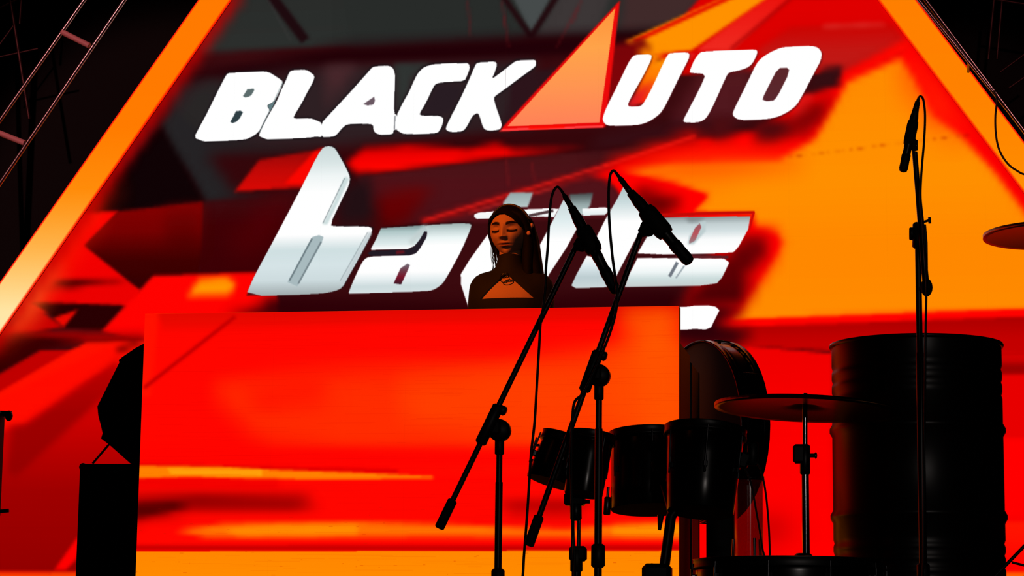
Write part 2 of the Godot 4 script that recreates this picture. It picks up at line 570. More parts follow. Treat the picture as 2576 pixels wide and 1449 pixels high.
func speakers() -> void:
	# cabinet beside the booth and the wedge monitor tipped up on top of it
	var z := 2.72
	var tl := on_z(200, 1167, z)
	var x1 := -0.985
	var o := thing("loudspeaker_cabinet", "tall black loudspeaker cabinet standing beside the booth under the tipped wedge monitor", "loudspeaker")
	var st := stool(false)
	box(st, Vector3(x1 - tl.x, tl.y, 0.42), Transform3D(Basis.IDENTITY, Vector3((tl.x + x1) / 2, tl.y / 2, z - 0.21)), 0.008)
	put("box", st, M.speaker_paint, o)
	st = stool(false)
	box(st, Vector3(x1 - tl.x - 0.03, tl.y - 0.07, 0.012), Transform3D(Basis.IDENTITY, Vector3((tl.x + x1) / 2, tl.y / 2 - 0.01, z + 0.002)), 0.004)
	put("grille", st, M.speaker_grille, o)
	for c in [tl.x + 0.012, x1 - 0.012]:
		st = stool()
		ball(st, Vector3(c, tl.y - 0.012, z - 0.012), Vector3(0.017, 0.017, 0.017), 10)
		put("corner_guard", st, M.black_plastic, o)
	# wedge
	z = 2.68
	o = thing("wedge_monitor", "black wedge stage monitor tipped up on its edge on the loudspeaker cabinet", "stage monitor")
	var prof := [366,862, 340,876, 306,899, 300,912, 245,1022, 247,1045, 254,1072, 258,1090, 254,1103, 276,1120, 328,1166, 400,1166, 420,900]
	st = stool(false)
	prism(st, flat_outline(z, prof), Transform3D(Basis.IDENTITY, Vector3(0, 0, z)), 0.34)
	put("box", st, M.speaker_paint, o)
	st = stool()
	var hp := on_z(302, 905, z)
	box(st, Vector3(0.02, 0.018, 0.3), Transform3D(Basis(Vector3.BACK, 0.6), hp + Vector3(-0.003, 0, -0.17)), 0.004)
	put("corner_strip", st, M.black_plastic, o)
	st = stool()
	tube(st, [on_z(276, 1116, z - 0.05), on_z(233, 1166, z - 0.05)], 0.005, 8)
	put("prop_rod", st, M.black_metal, o)
	st = stool(false)
	var s0 := on_z(304, 1119, z)
	prism(st, PackedVector2Array([Vector2(-0.009, 0), Vector2(0, -0.011), Vector2(0.009, 0), Vector2(0, 0.011)]), Transform3D(Basis.IDENTITY, s0 + Vector3(0, 0, 0.003)), 0.004)
	put("badge", st, M.aluminium, o)
	# second cabinet that only shows its edge
	z = 3.0
	var r0 := on_z(-14, 1030, z)
	var r1 := on_z(-14, 1296, z)
	o = thing("side_monitor", "black box monitor on a pole with a knob at its upper corner", "stage monitor")
	st = stool(false)
	box(st, Vector3(0.36, r0.y - r1.y, 0.12), Transform3D(Basis.IDENTITY, Vector3(r0.x - 0.18, (r0.y + r1.y) / 2, z - 0.06)), 0.006)
	put("box", st, M.speaker_paint, o)
	st = stool()
	var kn := on_z(20, 1046, z - 0.1)
	ball(st, kn + Vector3(0.004, 0, 0), Vector3(0.016, 0.022, 0.02), 12)
	tube(st, [kn + Vector3(-0.05, 0.01, 0), kn + Vector3(0.014, 0.008, 0)], 0.012, 10)
	put("knob", st, M.black_plastic, o)
	st = stool()
	var k2 := on_z(14, 1288, z - 0.1)
	tube(st, [k2 + Vector3(-0.05, 0, 0), k2 + Vector3(0.013, 0.006, 0)], 0.008, 10)
	put("clamp", st, M.black_plastic, o)
	st = stool()
	tube(st, [Vector3(r0.x - 0.18, r1.y, z - 0.06), Vector3(r0.x - 0.18, 0.03, z - 0.06)], 0.02, 12)
	lathe(st, [Vector2(0.0, 0.0), Vector2(0.2, 0.0), Vector2(0.2, 0.02), Vector2(0.03, 0.03)], Transform3D(Basis.IDENTITY, Vector3(r0.x - 0.18, 0, z - 0.06)), 24)
	put("pole", st, M.black_metal, o)

# ---------------------------------------------------------------- the picture on the LED wall and on the booth
# Drawn in texture pixels; outlines are read off the photograph and carried onto the screen's own plane.
class Canvas:
	var im: Image
	var full: Vector2i
	var at: Callable          # photo pixel -> point of the full size texture
	var scale := 1.0
	var softer := 0
	func fill(target: Image, p: PackedVector2Array, color: Callable) -> void:
		var lo := INF
		var hi := -INF
		for q in p:
			lo = min(lo, q.y)
			hi = max(hi, q.y)
		for y in range(max(0, int(floor(lo))), min(target.get_height(), int(ceil(hi)) + 1)):
			var s := y + 0.5
			var xs: Array[float] = []
			for i in p.size():
				var a := p[i]
				var b := p[(i + 1) % p.size()]
				if (a.y <= s) != (b.y <= s):
					xs.append(a.x + (s - a.y) / (b.y - a.y) * (b.x - a.x))
			xs.sort()
			var c: Color = color.call(clampf((s - lo) / max(1.0, hi - lo), 0.0, 1.0))
			for k in range(0, xs.size() - 1, 2):
				var x0: int = clampi(int(round(xs[k])), 0, target.get_width())
				var x1: int = clampi(int(round(xs[k + 1])), 0, target.get_width())
				if x1 > x0: target.fill_rect(Rect2i(x0, y, x1 - x0, 1), c)
	func shape(pts: Array, colors, soft := 1, alpha := 1.0) -> void:    # colors: one [r,g,b] or a list of them from top to bottom
		var blur: int = soft + softer
		var list: Array = colors if colors[0] is Array else [colors]
		var p := PackedVector2Array()
		var lo := Vector2(INF, INF)
		var hi := -lo
		for q in pts:
			var v: Vector2 = at.call(q) * scale
			p.append(v)
			lo = lo.min(v)
			hi = hi.max(v)
		var step := 1 << blur
		var pad := step * 3
		var o := Vector2i(lo.floor()) - Vector2i(pad, pad)
		o = o.clamp(Vector2i(-pad, -pad), im.get_size())
		var e := Vector2i(hi.ceil()) + Vector2i(pad, pad)
		e = e.clamp(Vector2i.ZERO, im.get_size() + Vector2i(pad, pad))
		var size := e - o
		if size.x <= 0 or size.y <= 0: return
		size = Vector2i((size.x / step + 1) * step, (size.y / step + 1) * step)
		var layer := Image.create_empty(size.x, size.y, false, Image.FORMAT_RGBA8)
		var first := tone(list, 0.5)
		layer.fill(Color(first.r, first.g, first.b, 0))
		if list.size() > 1:
			for y in size.y:
				var t := clampf((y + o.y - lo.y) / max(1.0, hi.y - lo.y), 0.0, 1.0)
				var c := tone(list, t)
				layer.fill_rect(Rect2i(0, y, size.x, 1), Color(c.r, c.g, c.b, 0))
		for i in p.size():
			p[i] -= Vector2(o)
		fill(layer, p, func(t: float) -> Color:
			var c := tone(list, t)
			return Color(c.r, c.g, c.b, alpha))
		for i in blur:
			layer.resize(maxi(1, layer.get_width() / 2), maxi(1, layer.get_height() / 2), Image.INTERPOLATE_BILINEAR)
		for i in blur:
			layer.resize(layer.get_width() * 2, layer.get_height() * 2, Image.INTERPOLATE_BILINEAR)
		im.blend_rect(layer, Rect2i(Vector2i.ZERO, layer.get_size()), o)
	func line(a: Vector2, b: Vector2, width: float, colors, blur := 1, alpha := 1.0) -> void:
		var n := (b - a).orthogonal().normalized() * width / 2
		shape([a + n, b + n, b - n, a - n], colors, blur, alpha)
	func tone(list: Array, t: float) -> Color:
		if list.size() == 1: return Color8(list[0][0], list[0][1], list[0][2])
		var f := t * (list.size() - 1)
		var k: int = min(int(f), list.size() - 2)
		var a: Array = list[k]
		var b: Array = list[k + 1]
		return Color8(a[0], a[1], a[2]).lerp(Color8(b[0], b[1], b[2]), f - k)

func pts(ox: float, oy: float, s: float, flat: Array) -> Array:     # outline read in an enlarged piece of the photograph
	var out: Array = []
	for i in range(0, flat.size(), 2):
		out.append(Vector2(ox + flat[i] / s, oy + flat[i + 1] / s))
	return out

func rounded(p: Array) -> Array:        # corners cut once
	var out: Array = []
	for i in p.size():
		var a: Vector2 = p[i]
		var b: Vector2 = p[(i + 1) % p.size()]
		out.append(a.lerp(b, 0.22))
		out.append(a.lerp(b, 0.78))
	return out

func v(flat: Array) -> Array:
	return pts(0, 0, 1, flat)

const WALL_X0 := -3.4
const WALL_Y1 := 3.75
const WALL_RES := 540.0
const WALL_TEX := Vector2i(3620, 2026)

func draw_wall() -> Image:
	var c := Canvas.new()
	c.at = func(q: Vector2) -> Vector2:
		var p := on_z(q.x, q.y, 0.0)
		return Vector2((p.x - WALL_X0) * WALL_RES, (WALL_Y1 - p.y) * WALL_RES)
	c.scale = 0.5
	c.im = Image.create_empty(WALL_TEX.x / 2, WALL_TEX.y / 2, false, Image.FORMAT_RGBA8)
	c.im.fill(Color8(58, 10, 14))
	c.softer = 1
	# --- behind the booth the red goes on
	c.shape(v([366,800, 1700,800, 1700,1600, 366,1600]), [[230,0,0],[250,0,0],[220,0,0],[200,0,0],[160,0,0]], 1)
	c.shape(v([360,1442, 1700,1442, 1700,1600, 360,1600]), [255,90,0], 1)
	# --- upper field
	c.shape(v([540,-150, 1950,-150, 1880,10, 1700,80, 1400,90, 1000,108, 500,134]), [[40,42,40],[44,47,45]], 2)
	c.shape(v([860,-40, 1240,-40, 1320,88, 1000,106, 880,112]), [40,43,41], 3)
	c.shape(v([1278,-30, 1396,-30, 1338,88]), [70,75,75], 1)
	c.shape(v([1415,-30, 1545,-30, 1500,84, 1348,90]), [60,54,54], 2)
	c.shape(v([1570,-30, 1850,-30, 1680,70, 1560,78]), [64,42,42], 2)
	c.line(Vector2(680, -14), Vector2(768, 102), 24, [30,10,14], 1)
	c.line(Vector2(666, -14), Vector2(732, 104), 3, [70,66,66], 1, 0.6)
	c.line(Vector2(1262, -14), Vector2(1336, 92), 13, [34,10,14], 1)
	c.line(Vector2(1404, -14), Vector2(1336, 92), 13, [34,10,14], 1)
	c.shape(v([420,200, 860,120, 1350,94, 1720,72, 1660,115, 1360,142, 860,160, 500,215]), [30,0,6], 3)
	c.shape(v([440,215, 860,165, 1350,150, 1345,330, 860,375, 400,420]), [46,32,35], 3)
	c.shape(v([425,310, 500,215, 560,200, 510,370, 440,400]), [40,38,38], 3)
	c.shape(v([815,165, 905,162, 850,230, 830,285]), [74,40,44], 3)
	c.shape(v([992,160, 1090,158, 1040,190, 1000,320]), [48,52,50], 2)
	c.shape(v([1100,215, 1170,215, 1130,285, 1060,290]), [40,28,34], 2)
	c.shape(v([1290,190, 1450,160, 1270,318]), [44,20,26], 2)
	for s in [[1176,0,1184,90],[1262,0,1272,70],[1268,40,1280,120],[1400,120,1452,20],[1440,60,1462,0]]:
		c.line(Vector2(s[0], s[1]), Vector2(s[2], s[3]), 4, [120,20,26], 1, 0.55)
	# --- left dark facets
	c.shape(v([405,316, 440,280, 520,350, 830,378, 650,402, 592,482, 690,492, 512,507]), [36,34,36], 2)
	c.shape(v([330,400, 404,312, 506,486, 515,510, 300,532, 200,545]), [14,2,4], 2)
	c.shape(v([515,512, 640,498, 740,480, 660,690, 500,692]), [[62,16,20],[64,0,4],[60,0,4]], 2)
	c.line(Vector2(720, 490), Vector2(600, 640), 60, [84,0,6], 4, 0.8)
	# --- left reds
	c.shape(v([205,536, 300,531, 215,617, 353,728, 340,745, 40,800, 60,700]), [[255,0,0],[232,0,0]], 1)
	c.shape(v([297,532, 510,508, 508,600, 500,692, 385,695, 353,728, 213,617]), [[134,0,0],[118,0,0],[64,0,0],[52,0,2]], 1)
	c.shape(v([415,525, 508,512, 505,640, 420,640]), [[120,6,6],[70,0,0]], 3, 0.7)
	c.shape(v([50,700, 353,728, 330,770, 300,772, 60,765]), [236,0,0], 1)
	c.shape(v([110,722, 150,706, 346,706, 260,712, 180,722]), [40,0,2], 2)
	c.shape(v([76,760, 200,764, 312,769, 255,832, 165,824, 140,800]), [40,0,2], 1)
	c.shape(v([70,775, 90,775, 160,822, 60,840, 0,850]), [200,0,0], 1)
	c.shape(v([134,800, 197,778, 160,824]), [236,8,0], 1)
	c.shape(v([353,728, 385,694, 660,684, 700,752, 700,800, 365,860, 255,834]), [255,2,0], 1)
	c.shape(v([500,702, 570,696, 594,712, 580,742, 470,746]), [255,150,0], 2)
	c.shape(v([640,748, 1190,760, 1700,730, 1720,800, 560,800, 680,770]), [44,0,6], 3)
	c.shape(v([0,835, 365,838, 365,868, 0,862]), [[190,0,0],[140,0,0]], 2)
	c.shape(v([-300,850, 30,838, 212,858, 100,884, 0,940, -300,1060]), [[60,0,2],[46,0,2]], 2)
	c.shape(v([-300,1065, 0,940, 100,882, 215,880, 60,965, -300,1200]), [[196,0,0],[180,0,0]], 1)
	c.shape(v([-300,1200, 0,985, 180,880, 215,862, 366,858, 366,900, 200,965, -300,1260]), [255,16,0], 1)
	c.shape(v([-300,1200, 366,880, 366,1600, -300,1600]), [[232,0,0],[206,0,0],[160,0,0],[150,0,0],[110,0,0]], 2)
	c.shape(v([-300,1210, 0,1000, 290,866, 330,862, 300,905, 60,1068, 30,1072, -300,1220]), [[255,10,0],[255,14,0]], 2)
	c.shape(v([30,1075, 66,1070, 262,930, 300,900, 285,975, 40,1200, 20,1190]), [[196,0,0],[160,0,0],[150,0,0]], 2)
	c.shape(v([300,872, 352,858, 358,864, 292,890]), [90,0,0], 2)
	c.shape(v([136,1434, 198,1346, 198,1400, 166,1434]), [255,0,0], 1)
	c.shape(v([-300,1437, 360,1437, 360,1449, -300,1449]), [230,20,0], 1)
	c.shape(v([-300,1442, 360,1442, 360,1600, -300,1600]), [[255,70,0],[255,120,0]], 1)
	# --- centre, under the first line
	c.shape(v([520,385, 880,372, 1260,330, 1540,318, 1860,300, 1600,385, 1200,410, 900,450, 860,470, 590,484]), [52,6,10], 3)
	c.shape(v([590,482, 652,402, 830,372, 780,470]), [[150,8,8],[196,8,6],[220,8,4]], 1)
	c.shape(v([716,462, 792,380, 820,372, 770,462]), [250,6,0], 1)
	c.shape(v([870,410, 915,372, 1000,366, 1020,362, 1180,374, 1248,358, 1290,374, 1470,374, 1300,392, 1000,430, 900,440]), [[200,0,0],[252,4,0],[255,4,0]], 2)
	c.shape(v([900,445, 1010,432, 1290,398, 1560,374, 1720,345, 1500,420, 1060,558, 1000,565, 920,520]), [[70,18,22],[80,18,24],[76,16,22]], 1)
	c.shape(v([930,500, 1000,480, 1090,470, 1010,570, 940,572]), [[110,6,8],[96,0,2]], 3)
	c.shape(v([860,470, 930,440, 950,560, 850,566]), [34,16,20], 3)
	c.shape(v([1080,560, 1530,425, 1640,470, 1600,545, 1180,560]), [80,18,24], 1)
	for s in [[1274,400,1278,470],[1338,408,1344,455]]:
		c.line(Vector2(s[0], s[1]), Vector2(s[2], s[3]), 5, [120,22,26], 1, 0.7)
	# --- right reds and orange
	c.shape(v([1480,436, 1700,352, 1900,330, 2110,190, 2200,-150, 2330,-150, 2860,560, 2860,840, 1780,840, 1830,700, 1880,560, 1600,545, 1700,520]), [255,0,0], 2)
	c.shape(v([1890,-150, 2330,-150, 2290,110, 2262,140, 2130,190, 1900,180, 1700,190, 1640,130]), [[216,0,0],[224,0,0],[214,4,2]], 1)
	c.shape(v([1990,66, 2250,58, 2292,108, 2130,180, 2060,180, 1900,130]), [[206,6,4],[198,24,20],[190,26,22]], 2)
	c.line(Vector2(2070, 67), Vector2(2226, 58), 6, [226,84,72], 2, 0.8)
	c.shape(v([1930,-10, 1990,-10, 1842,128, 1750,128]), [[236,20,14],[240,44,34]], 1)
	c.line(Vector2(1992, -6), Vector2(1838, 124), 9, [176,6,6], 1, 0.8)
	c.shape(v([1850,-20, 1950,-20, 1738,128, 1600,140, 1572,104]), [255,145,0], 1)
	c.line(Vector2(1856, -16), Vector2(1596, 104), 10, [226,8,0], 1)
	c.shape(v([1500,120, 1620,96, 1640,130, 1600,190, 1540,320]), [[120,4,8],[140,6,8]], 2)
	c.shape(v([1610,120, 1670,130, 1640,200, 1600,260]), [[255,146,0],[255,100,0],[255,40,0]], 2)
	c.shape(v([1640,160, 1690,140, 1640,260, 1590,262]), [[255,150,0],[255,120,0],[250,30,10]], 1)
	c.shape(v([1560,264, 1650,200, 1600,270]), [226,30,36], 2)
	c.shape(v([1700,130, 1752,134, 1736,150, 1720,160]), [226,30,30], 1)
	c.shape(v([1760,180, 1900,160, 1880,300, 1700,330, 1690,300]), [[86,26,30],[80,24,30]], 3)
	c.shape(v([1895,180, 1960,160, 1900,300, 1860,300]), [[90,30,34],[60,20,24]], 2)
	c.shape(v([2070,172, 2120,165, 2112,218, 2020,236, 1990,280, 2030,220]), [52,14,18], 2)
	c.shape(v([2000,240, 2050,236, 2030,290, 1990,310]), [236,22,20], 2)
	c.shape(v([2058,250, 2092,232, 2078,290, 2030,336, 1936,346, 1900,320, 1980,308]), [[140,2,2],[116,4,6],[120,6,8]], 3)
	c.shape(v([1900,306, 1990,304, 1960,350, 1900,352]), [66,10,14], 3)
	c.shape(v([1515,330, 1720,308, 1860,305, 1800,330, 1640,372, 1470,378]), [54,14,20], 3)
	c.shape(v([1790,300, 1846,300, 1826,356, 1790,350]), [80,12,16], 3)
	c.shape(v([2130,180, 2288,92, 2300,118, 2262,140, 2150,196, 2110,205]), [255,6,0], 2)
	# orange field
	c.shape(v([2265,146, 2300,200, 2345,290, 2420,345, 2500,430, 2576,530, 2640,610, 2860,720, 2860,772, 2576,780, 1836,808, 1868,764, 1900,716, 1946,650, 1966,610, 1950,586, 1900,576, 1896,544, 1740,536, 1782,492, 1690,455, 1560,428, 1700,410, 1960,402, 2050,350, 2092,280, 2132,206]), [[255,138,0],[255,142,0],[255,144,0],[255,136,0],[255,140,0]], 2)
	c.shape(v([1560,428, 1700,396, 1960,396, 2030,380, 1980,420, 1800,450, 1650,452]), [255,66,0], 4, 0.85)
	c.shape(v([2268,150, 2330,160, 2420,300, 2440,345, 2340,320]), [255,40,0], 4, 0.7)
	for k in 24:      # dotted seam of the picture across the orange field
		var t := k / 23.0
		var a := Vector2(1985, 395).lerp(Vector2(2425, 340), t)
		c.line(a, a + Vector2(8 + 7 * sin(k * 2.3), -1.2), 4, [170,20,0], 1, 0.45 + 0.3 * sin(k * 1.7))
	# shade of the second line on the field
	c.shape(v([1880,570, 1944,576, 1964,606, 1942,660, 1896,730, 1858,790, 1830,806, 1700,806, 1820,600]), [255,0,0], 3)
	c.shape(v([1870,594, 1934,600, 1926,646, 1880,690, 1886,724, 1868,768, 1700,778, 1780,690]), [[110,0,4],[96,0,4],[70,0,6]], 3)
	c.shape(v([1520,430, 1620,448, 1782,491, 1742,532, 1896,538, 1896,546, 1600,548]), [255,0,0], 1)
	c.shape(v([1600,470, 1700,500, 1716,516, 1680,540, 1610,546]), [96,0,2], 3)
	# foot of the field
	c.shape(v([1830,806, 2860,768, 2860,790, 1850,826, 1800,826]), [255,2,0], 1)
	c.shape(v([1700,826, 1850,823, 2860,786, 2860,900, 2100,884, 1890,872, 1700,900]), [[170,0,0],[196,0,0],[200,0,0]], 1)
	c.shape(v([1690,780, 1870,770, 1800,826, 1890,828, 1860,870, 1780,880, 1690,870]), [44,2,8], 3)
	c.shape(v([1690,900, 1790,880, 1890,870, 2110,890, 2110,1600, 1690,1600]), [[240,0,0],[252,0,0],[255,0,0],[255,0,0]], 1)
	c.shape(v([1860,1345, 1900,1310, 1985,1300, 1985,1360, 1900,1372]), [196,0,0], 4)
	c.shape(v([2090,880, 2860,890, 2860,1600, 2090,1600]), [[206,0,0],[236,0,0],[255,0,0],[255,4,0]], 1)
	c.shape(v([2480,916, 2860,910, 2860,940, 2480,942]), [150,0,0], 2)
	c.shape(v([2480,945, 2860,942, 2860,1102, 2480,1102]), [232,0,0], 1)
	c.shape(v([2480,1102, 2860,1100, 2860,1300, 2480,1300]), [255,0,0], 1)
	c.shape(v([2480,1312, 2860,1312, 2860,1440, 2480,1440]), [[255,24,0],[255,14,0],[250,0,0]], 1)
	c.shape(v([2480,1440, 2860,1440, 2860,1600, 2480,1600]), [255,100,0], 1)
	# streak between the lines
	c.line(Vector2(1060, 560), Vector2(1540, 418), 14, [176,14,16], 2)
	c.line(Vector2(1064, 556), Vector2(1530, 414), 5, [240,30,24], 1)
	c.line(Vector2(1180, 536), Vector2(1400, 470), 4, [250,50,44], 1, 0.7)
	c.line(Vector2(1530, 420), Vector2(1760, 338), 22, [236,4,0], 3)
	c.line(Vector2(1520, 418), Vector2(1750, 342), 8, [252,24,14], 1, 0.8)
	# red glow along the frame
	c.line(Vector2(262, 470), Vector2(0, 850), 50, [255,30,0], 4)
	c.line(Vector2(120, 676), Vector2(14, 828), 44, [255,140,50], 4)
	c.line(Vector2(600, -20), Vector2(-60, 930), 30, [196,0,0], 3)
	c.line(Vector2(2210, -20), Vector2(2700, 640), 26, [236,0,0], 2)

	# ---- lettering at full size
	c.im.resize(WALL_TEX.x, WALL_TEX.y, Image.INTERPOLATE_BILINEAR)
	c.scale = 1.0
	c.softer = 0
	var white := [255,255,255]
	var rim := [26,20,24]
	# the orange A
	c.shape(v([1560,0, 1523,320, 1255,330]), [236,10,10], 2)
	c.shape(v([1548,20, 1508,308, 1276,318]), [[255,146,58],[255,164,74],[255,150,82],[255,130,88]], 1)
	c.line(Vector2(1256, 327), Vector2(1518, 318), 6, [255,60,60], 1)
	c.line(Vector2(1330, 322), Vector2(1420, 318), 6, [255,10,0], 2)
	var letters := [
		pts(470, 140, 6.3, [110,1300, 250,1355, 300,1362, 600,1352, 860,1335, 950,1325, 1050,1275, 1110,1235, 1160,1180, 1215,1060, 1290,920, 1320,870, 1270,790, 1330,760, 1390,720, 1430,650, 1500,500, 1520,420, 1500,385, 1330,275, 1290,262, 1240,250, 690,270, 640,285, 610,330, 480,580, 330,890, 200,1130]),
		pts(470, 140, 6.3, [1640,245, 1680,232, 1850,220, 1930,240, 2030,320, 2000,420, 1900,600, 1830,740, 1690,970, 1710,1000, 1960,992, 2020,1010, 2150,1068, 2150,1292, 2050,1284, 1900,1305, 1300,1330, 1250,1322, 1150,1280, 1142,1250, 1230,1060, 1318,900, 1428,720, 1488,560, 1566,400, 1610,290]),
		pts(830, 130, 4.77, [-110,864, 0,745, 230,500, 470,230, 510,185, 560,175, 680,165, 740,180, 770,220, 785,300, 775,500, 770,740, 810,765, 810,935, 765,940, 760,985, 700,998, 600,998, 550,980, 525,950, 515,870, 400,865, 205,870, 150,915, 80,1000, 40,1020, -110,1029]),
		pts(830, 130, 4.77, [795,775, 870,620, 950,480, 1020,320, 1060,250, 1120,190, 1200,160, 1290,145, 1640,135, 1670,150, 1680,200, 1650,280, 1615,355, 1400,365, 1310,375, 1260,395, 1220,470, 1150,620, 1070,750, 1110,770, 1290,768, 1340,780, 1365,810, 1350,880, 1310,960, 1270,980, 1100,990, 900,990, 850,975, 790,932]),
		pts(830, 130, 4.77, [1765,130, 1960,118, 1995,125, 2005,160, 1975,260, 1940,330, 2050,250, 2200,130, 2250,105, 2440,97, 2470,105, 2475,165, 2440,200, 2300,300, 2100,450, 2000,520, 1965,555, 1990,650, 2060,850, 2060,900, 2040,935, 1940,950, 1880,945, 1840,920, 1790,760, 1770,735, 1710,770, 1650,890, 1600,955, 1480,968, 1410,955, 1385,920, 1440,800, 1560,570, 1650,380, 1740,170]),
		pts(1490, 90, 4.223, [430,215, 470,200, 610,195, 635,215, 620,270, 540,430, 420,640, 370,745, 440,755, 520,745, 560,690, 640,540, 740,320, 800,200, 830,183, 1010,175, 1035,195, 1025,250, 900,490, 780,740, 720,830, 640,890, 560,930, 470,950, 200,958, 140,945, 110,900, 115,850, 150,760, 270,520, 380,290]),
		pts(1490, 90, 4.223, [1130,190, 1170,165, 1700,145, 1750,150, 1755,190, 1700,300, 1640,345, 1540,375, 1450,390, 1420,440, 1310,690, 1230,850, 1180,900, 1110,922, 990,922, 960,905, 1010,810, 1160,520, 1205,405, 1050,395, 1030,385, 1080,260]),
		pts(1490, 90, 4.223, [1900,170, 2000,125, 2100,115, 2330,105, 2400,125, 2440,180, 2430,260, 2350,410, 2240,620, 2170,740, 2080,810, 1990,855, 1880,885, 1700,895, 1560,895, 1500,860, 1490,820, 1530,730, 1650,490, 1740,300, 1800,230]),
	]
	for k in letters.size():
		if k < 5:
			c.shape(letters[k].map(func(q: Vector2) -> Vector2: return q + Vector2(2, 3)), rim, 2, 0.85)
			c.shape(letters[k].map(func(q: Vector2) -> Vector2: return q + Vector2(-2, -4)), rim, 2, 0.7)
		else:
			c.shape(letters[k].map(func(q: Vector2) -> Vector2: return q + Vector2(2, 2)), [70,14,20], 2, 0.6)
	for l in letters:
		c.shape(rounded(l), white, 1)
	c.shape(pts(470, 140, 6.3, [960,530, 1060,525, 1070,545, 1020,630, 980,650, 920,662, 890,640, 930,580]), [92,108,108], 1)
	c.shape(pts(470, 140, 6.3, [780,880, 850,872, 890,895, 840,990, 780,1050, 720,1068, 690,1048, 740,960]), [46,62,68], 1)
	c.line(Vector2(712, 206), Vector2(652, 334), 2.2, [120,140,142], 1, 0.7)
	c.shape(pts(470, 140, 6.3, [1280,790, 1340,755, 1410,710, 1350,830, 1320,880]), [96,124,128], 1)
	c.line(Vector2(994, 291), Vector2(992, 326), 3, [110,112,118], 1, 0.8)
	c.shape(pts(830, 130, 4.77, [400,630, 530,540, 540,590, 520,635, 450,645]), [106,88,98], 1)
	c.shape(pts(1490, 90, 4.223, [1990,345, 2070,340, 2090,365, 2070,440, 1990,600, 1945,670, 1920,690, 1850,695, 1810,680, 1820,640, 1890,500, 1950,385]), [[92,38,42],[90,40,46]], 1)
	# second line in silver
	var bl := pts(600, 350, 3.45, [740,65, 800,60, 840,80, 880,150, 930,240, 970,330, 960,400, 900,520, 790,750, 860,757, 1120,757, 1165,775, 1140,850, 1030,1060, 950,1200, 900,1290, 840,1320, 700,1345, 60,1365, 130,1200, 260,960, 430,640, 560,390, 690,130])
	c.shape(bl.map(func(q: Vector2) -> Vector2: return q + Vector2(3, -2)), rim, 2, 0.8)
	c.shape(rounded(bl), [[204,218,218],[216,228,228],[240,246,246],[255,255,255],[255,255,255],[255,255,255],[255,255,255],[208,224,226],[214,228,231],[206,220,223],[162,172,174]], 1)
	c.shape(pts(600, 350, 3.45, [915,335, 935,325, 960,345, 870,540, 770,742, 730,742, 830,545]), [206,222,222], 2)
	c.line(Vector2(867, 448), Vector2(812, 562), 2.5, [128,142,146], 1, 0.8)
	c.line(Vector2(932, 585), Vector2(858, 718), 9, [196,206,210], 2, 0.9)
	c.line(Vector2(925, 584), Vector2(856, 706), 2.5, [146,158,162], 1, 0.7)
	c.shape(pts(600, 350, 3.45, [640,850, 700,832, 738,850, 722,900, 600,1120, 510,1278, 425,1240, 480,1150, 580,960]), [168,186,190], 1)
	c.line(Vector2(785, 600), Vector2(728, 706), 4, [96,112,118], 1, 0.85)
	c.line(Vector2(808, 608), Vector2(750, 714), 4, [110,124,130], 1, 0.85)
	# a
	var am := pts(860, 540, 6.3, [1300,165, 1900,135, 2060,145, 2040,230, 1900,560, 1700,930, 1600,1090, 1500,1170, 1380,1215, 120,1255, 105,1235, 180,1050, 290,810, 350,710, 430,665, 700,650, 1080,640, 1170,610, 1230,540, 1350,330, 1330,240])
	var au := pts(860, 540, 6.3, [620,215, 1310,165, 1350,250, 1230,420, 1150,500, 1050,545, 470,560, 460,540, 540,390])
	for l in [am, au]:
		c.shape(l.map(func(q: Vector2) -> Vector2: return q + Vector2(2, -3)), [36,10,14], 2, 0.8)
	c.shape(rounded(am), [[160,178,176],[200,216,216],[236,246,246],[255,255,255],[255,255,255],[255,255,255],[255,255,255],[255,255,255],[232,240,242],[206,220,222],[216,226,228]], 1)
	c.shape(au, [[120,140,140],[176,200,200],[204,220,221],[222,236,236],[255,255,255]], 1)
	c.shape(pts(860, 540, 6.3, [1300,165, 1370,175, 1400,300, 1340,240, 1200,380, 1100,480, 1060,420, 1180,280]), [196,208,208], 3, 0.8)
	c.shape(pts(860, 540, 6.3, [1310,265, 1352,270, 1340,360, 1240,530, 1170,612, 1080,640, 460,655, 400,610, 480,570, 1050,548, 1150,500, 1230,400]), [34,26,36], 1)
	c.shape(pts(860, 540, 6.3, [860,575, 980,565, 1000,610, 860,625]), [120,20,30], 2, 0.8)
	c.shape(pts(860, 540, 6.3, [930,850, 1040,775, 1078,800, 1040,890, 940,1105, 820,1090, 880,960]), [[120,112,124],[110,60,74],[120,20,40],[60,30,40]], 1)
	# t, t, l
	c.shape(pts(1160, 460, 4.528, [560,110, 820,110, 790,200, 760,275, 480,290, 480,220]), [[150,168,168],[186,202,202]], 2)
	c.shape(pts(1160, 460, 4.528, [150,360, 200,338, 520,312, 1000,290, 1110,296, 1060,390, 860,385, 180,412, 150,390]), [[255,255,255],[240,246,246]], 1)
	c.line(Vector2(1330, 543), Vector2(1392, 530), 7, [44,16,20], 1, 0.8)
	c.shape(pts(1160, 460, 4.528, [300,590, 620,540, 820,540, 300,1440, 90,1440, 40,1290, -4,1150, -4,1040, 100,870]), [[255,255,255],[255,255,255],[240,246,247]], 1)
	c.shape(pts(1160, 460, 4.528, [1160,200, 1210,180, 1310,330, 1320,520, 1200,740, 1010,1030, 930,1180, 780,1330, 640,1330, 900,700, 1060,400]), [[200,214,216],[222,236,238],[255,255,255],[255,255,255],[240,246,246],[220,230,232]], 1)
	c.shape(pts(1160, 460, 4.528, [1230,130, 1505,112, 1470,260, 1390,370, 1270,360]), [[70,76,76],[150,168,168],[196,212,212]], 2)
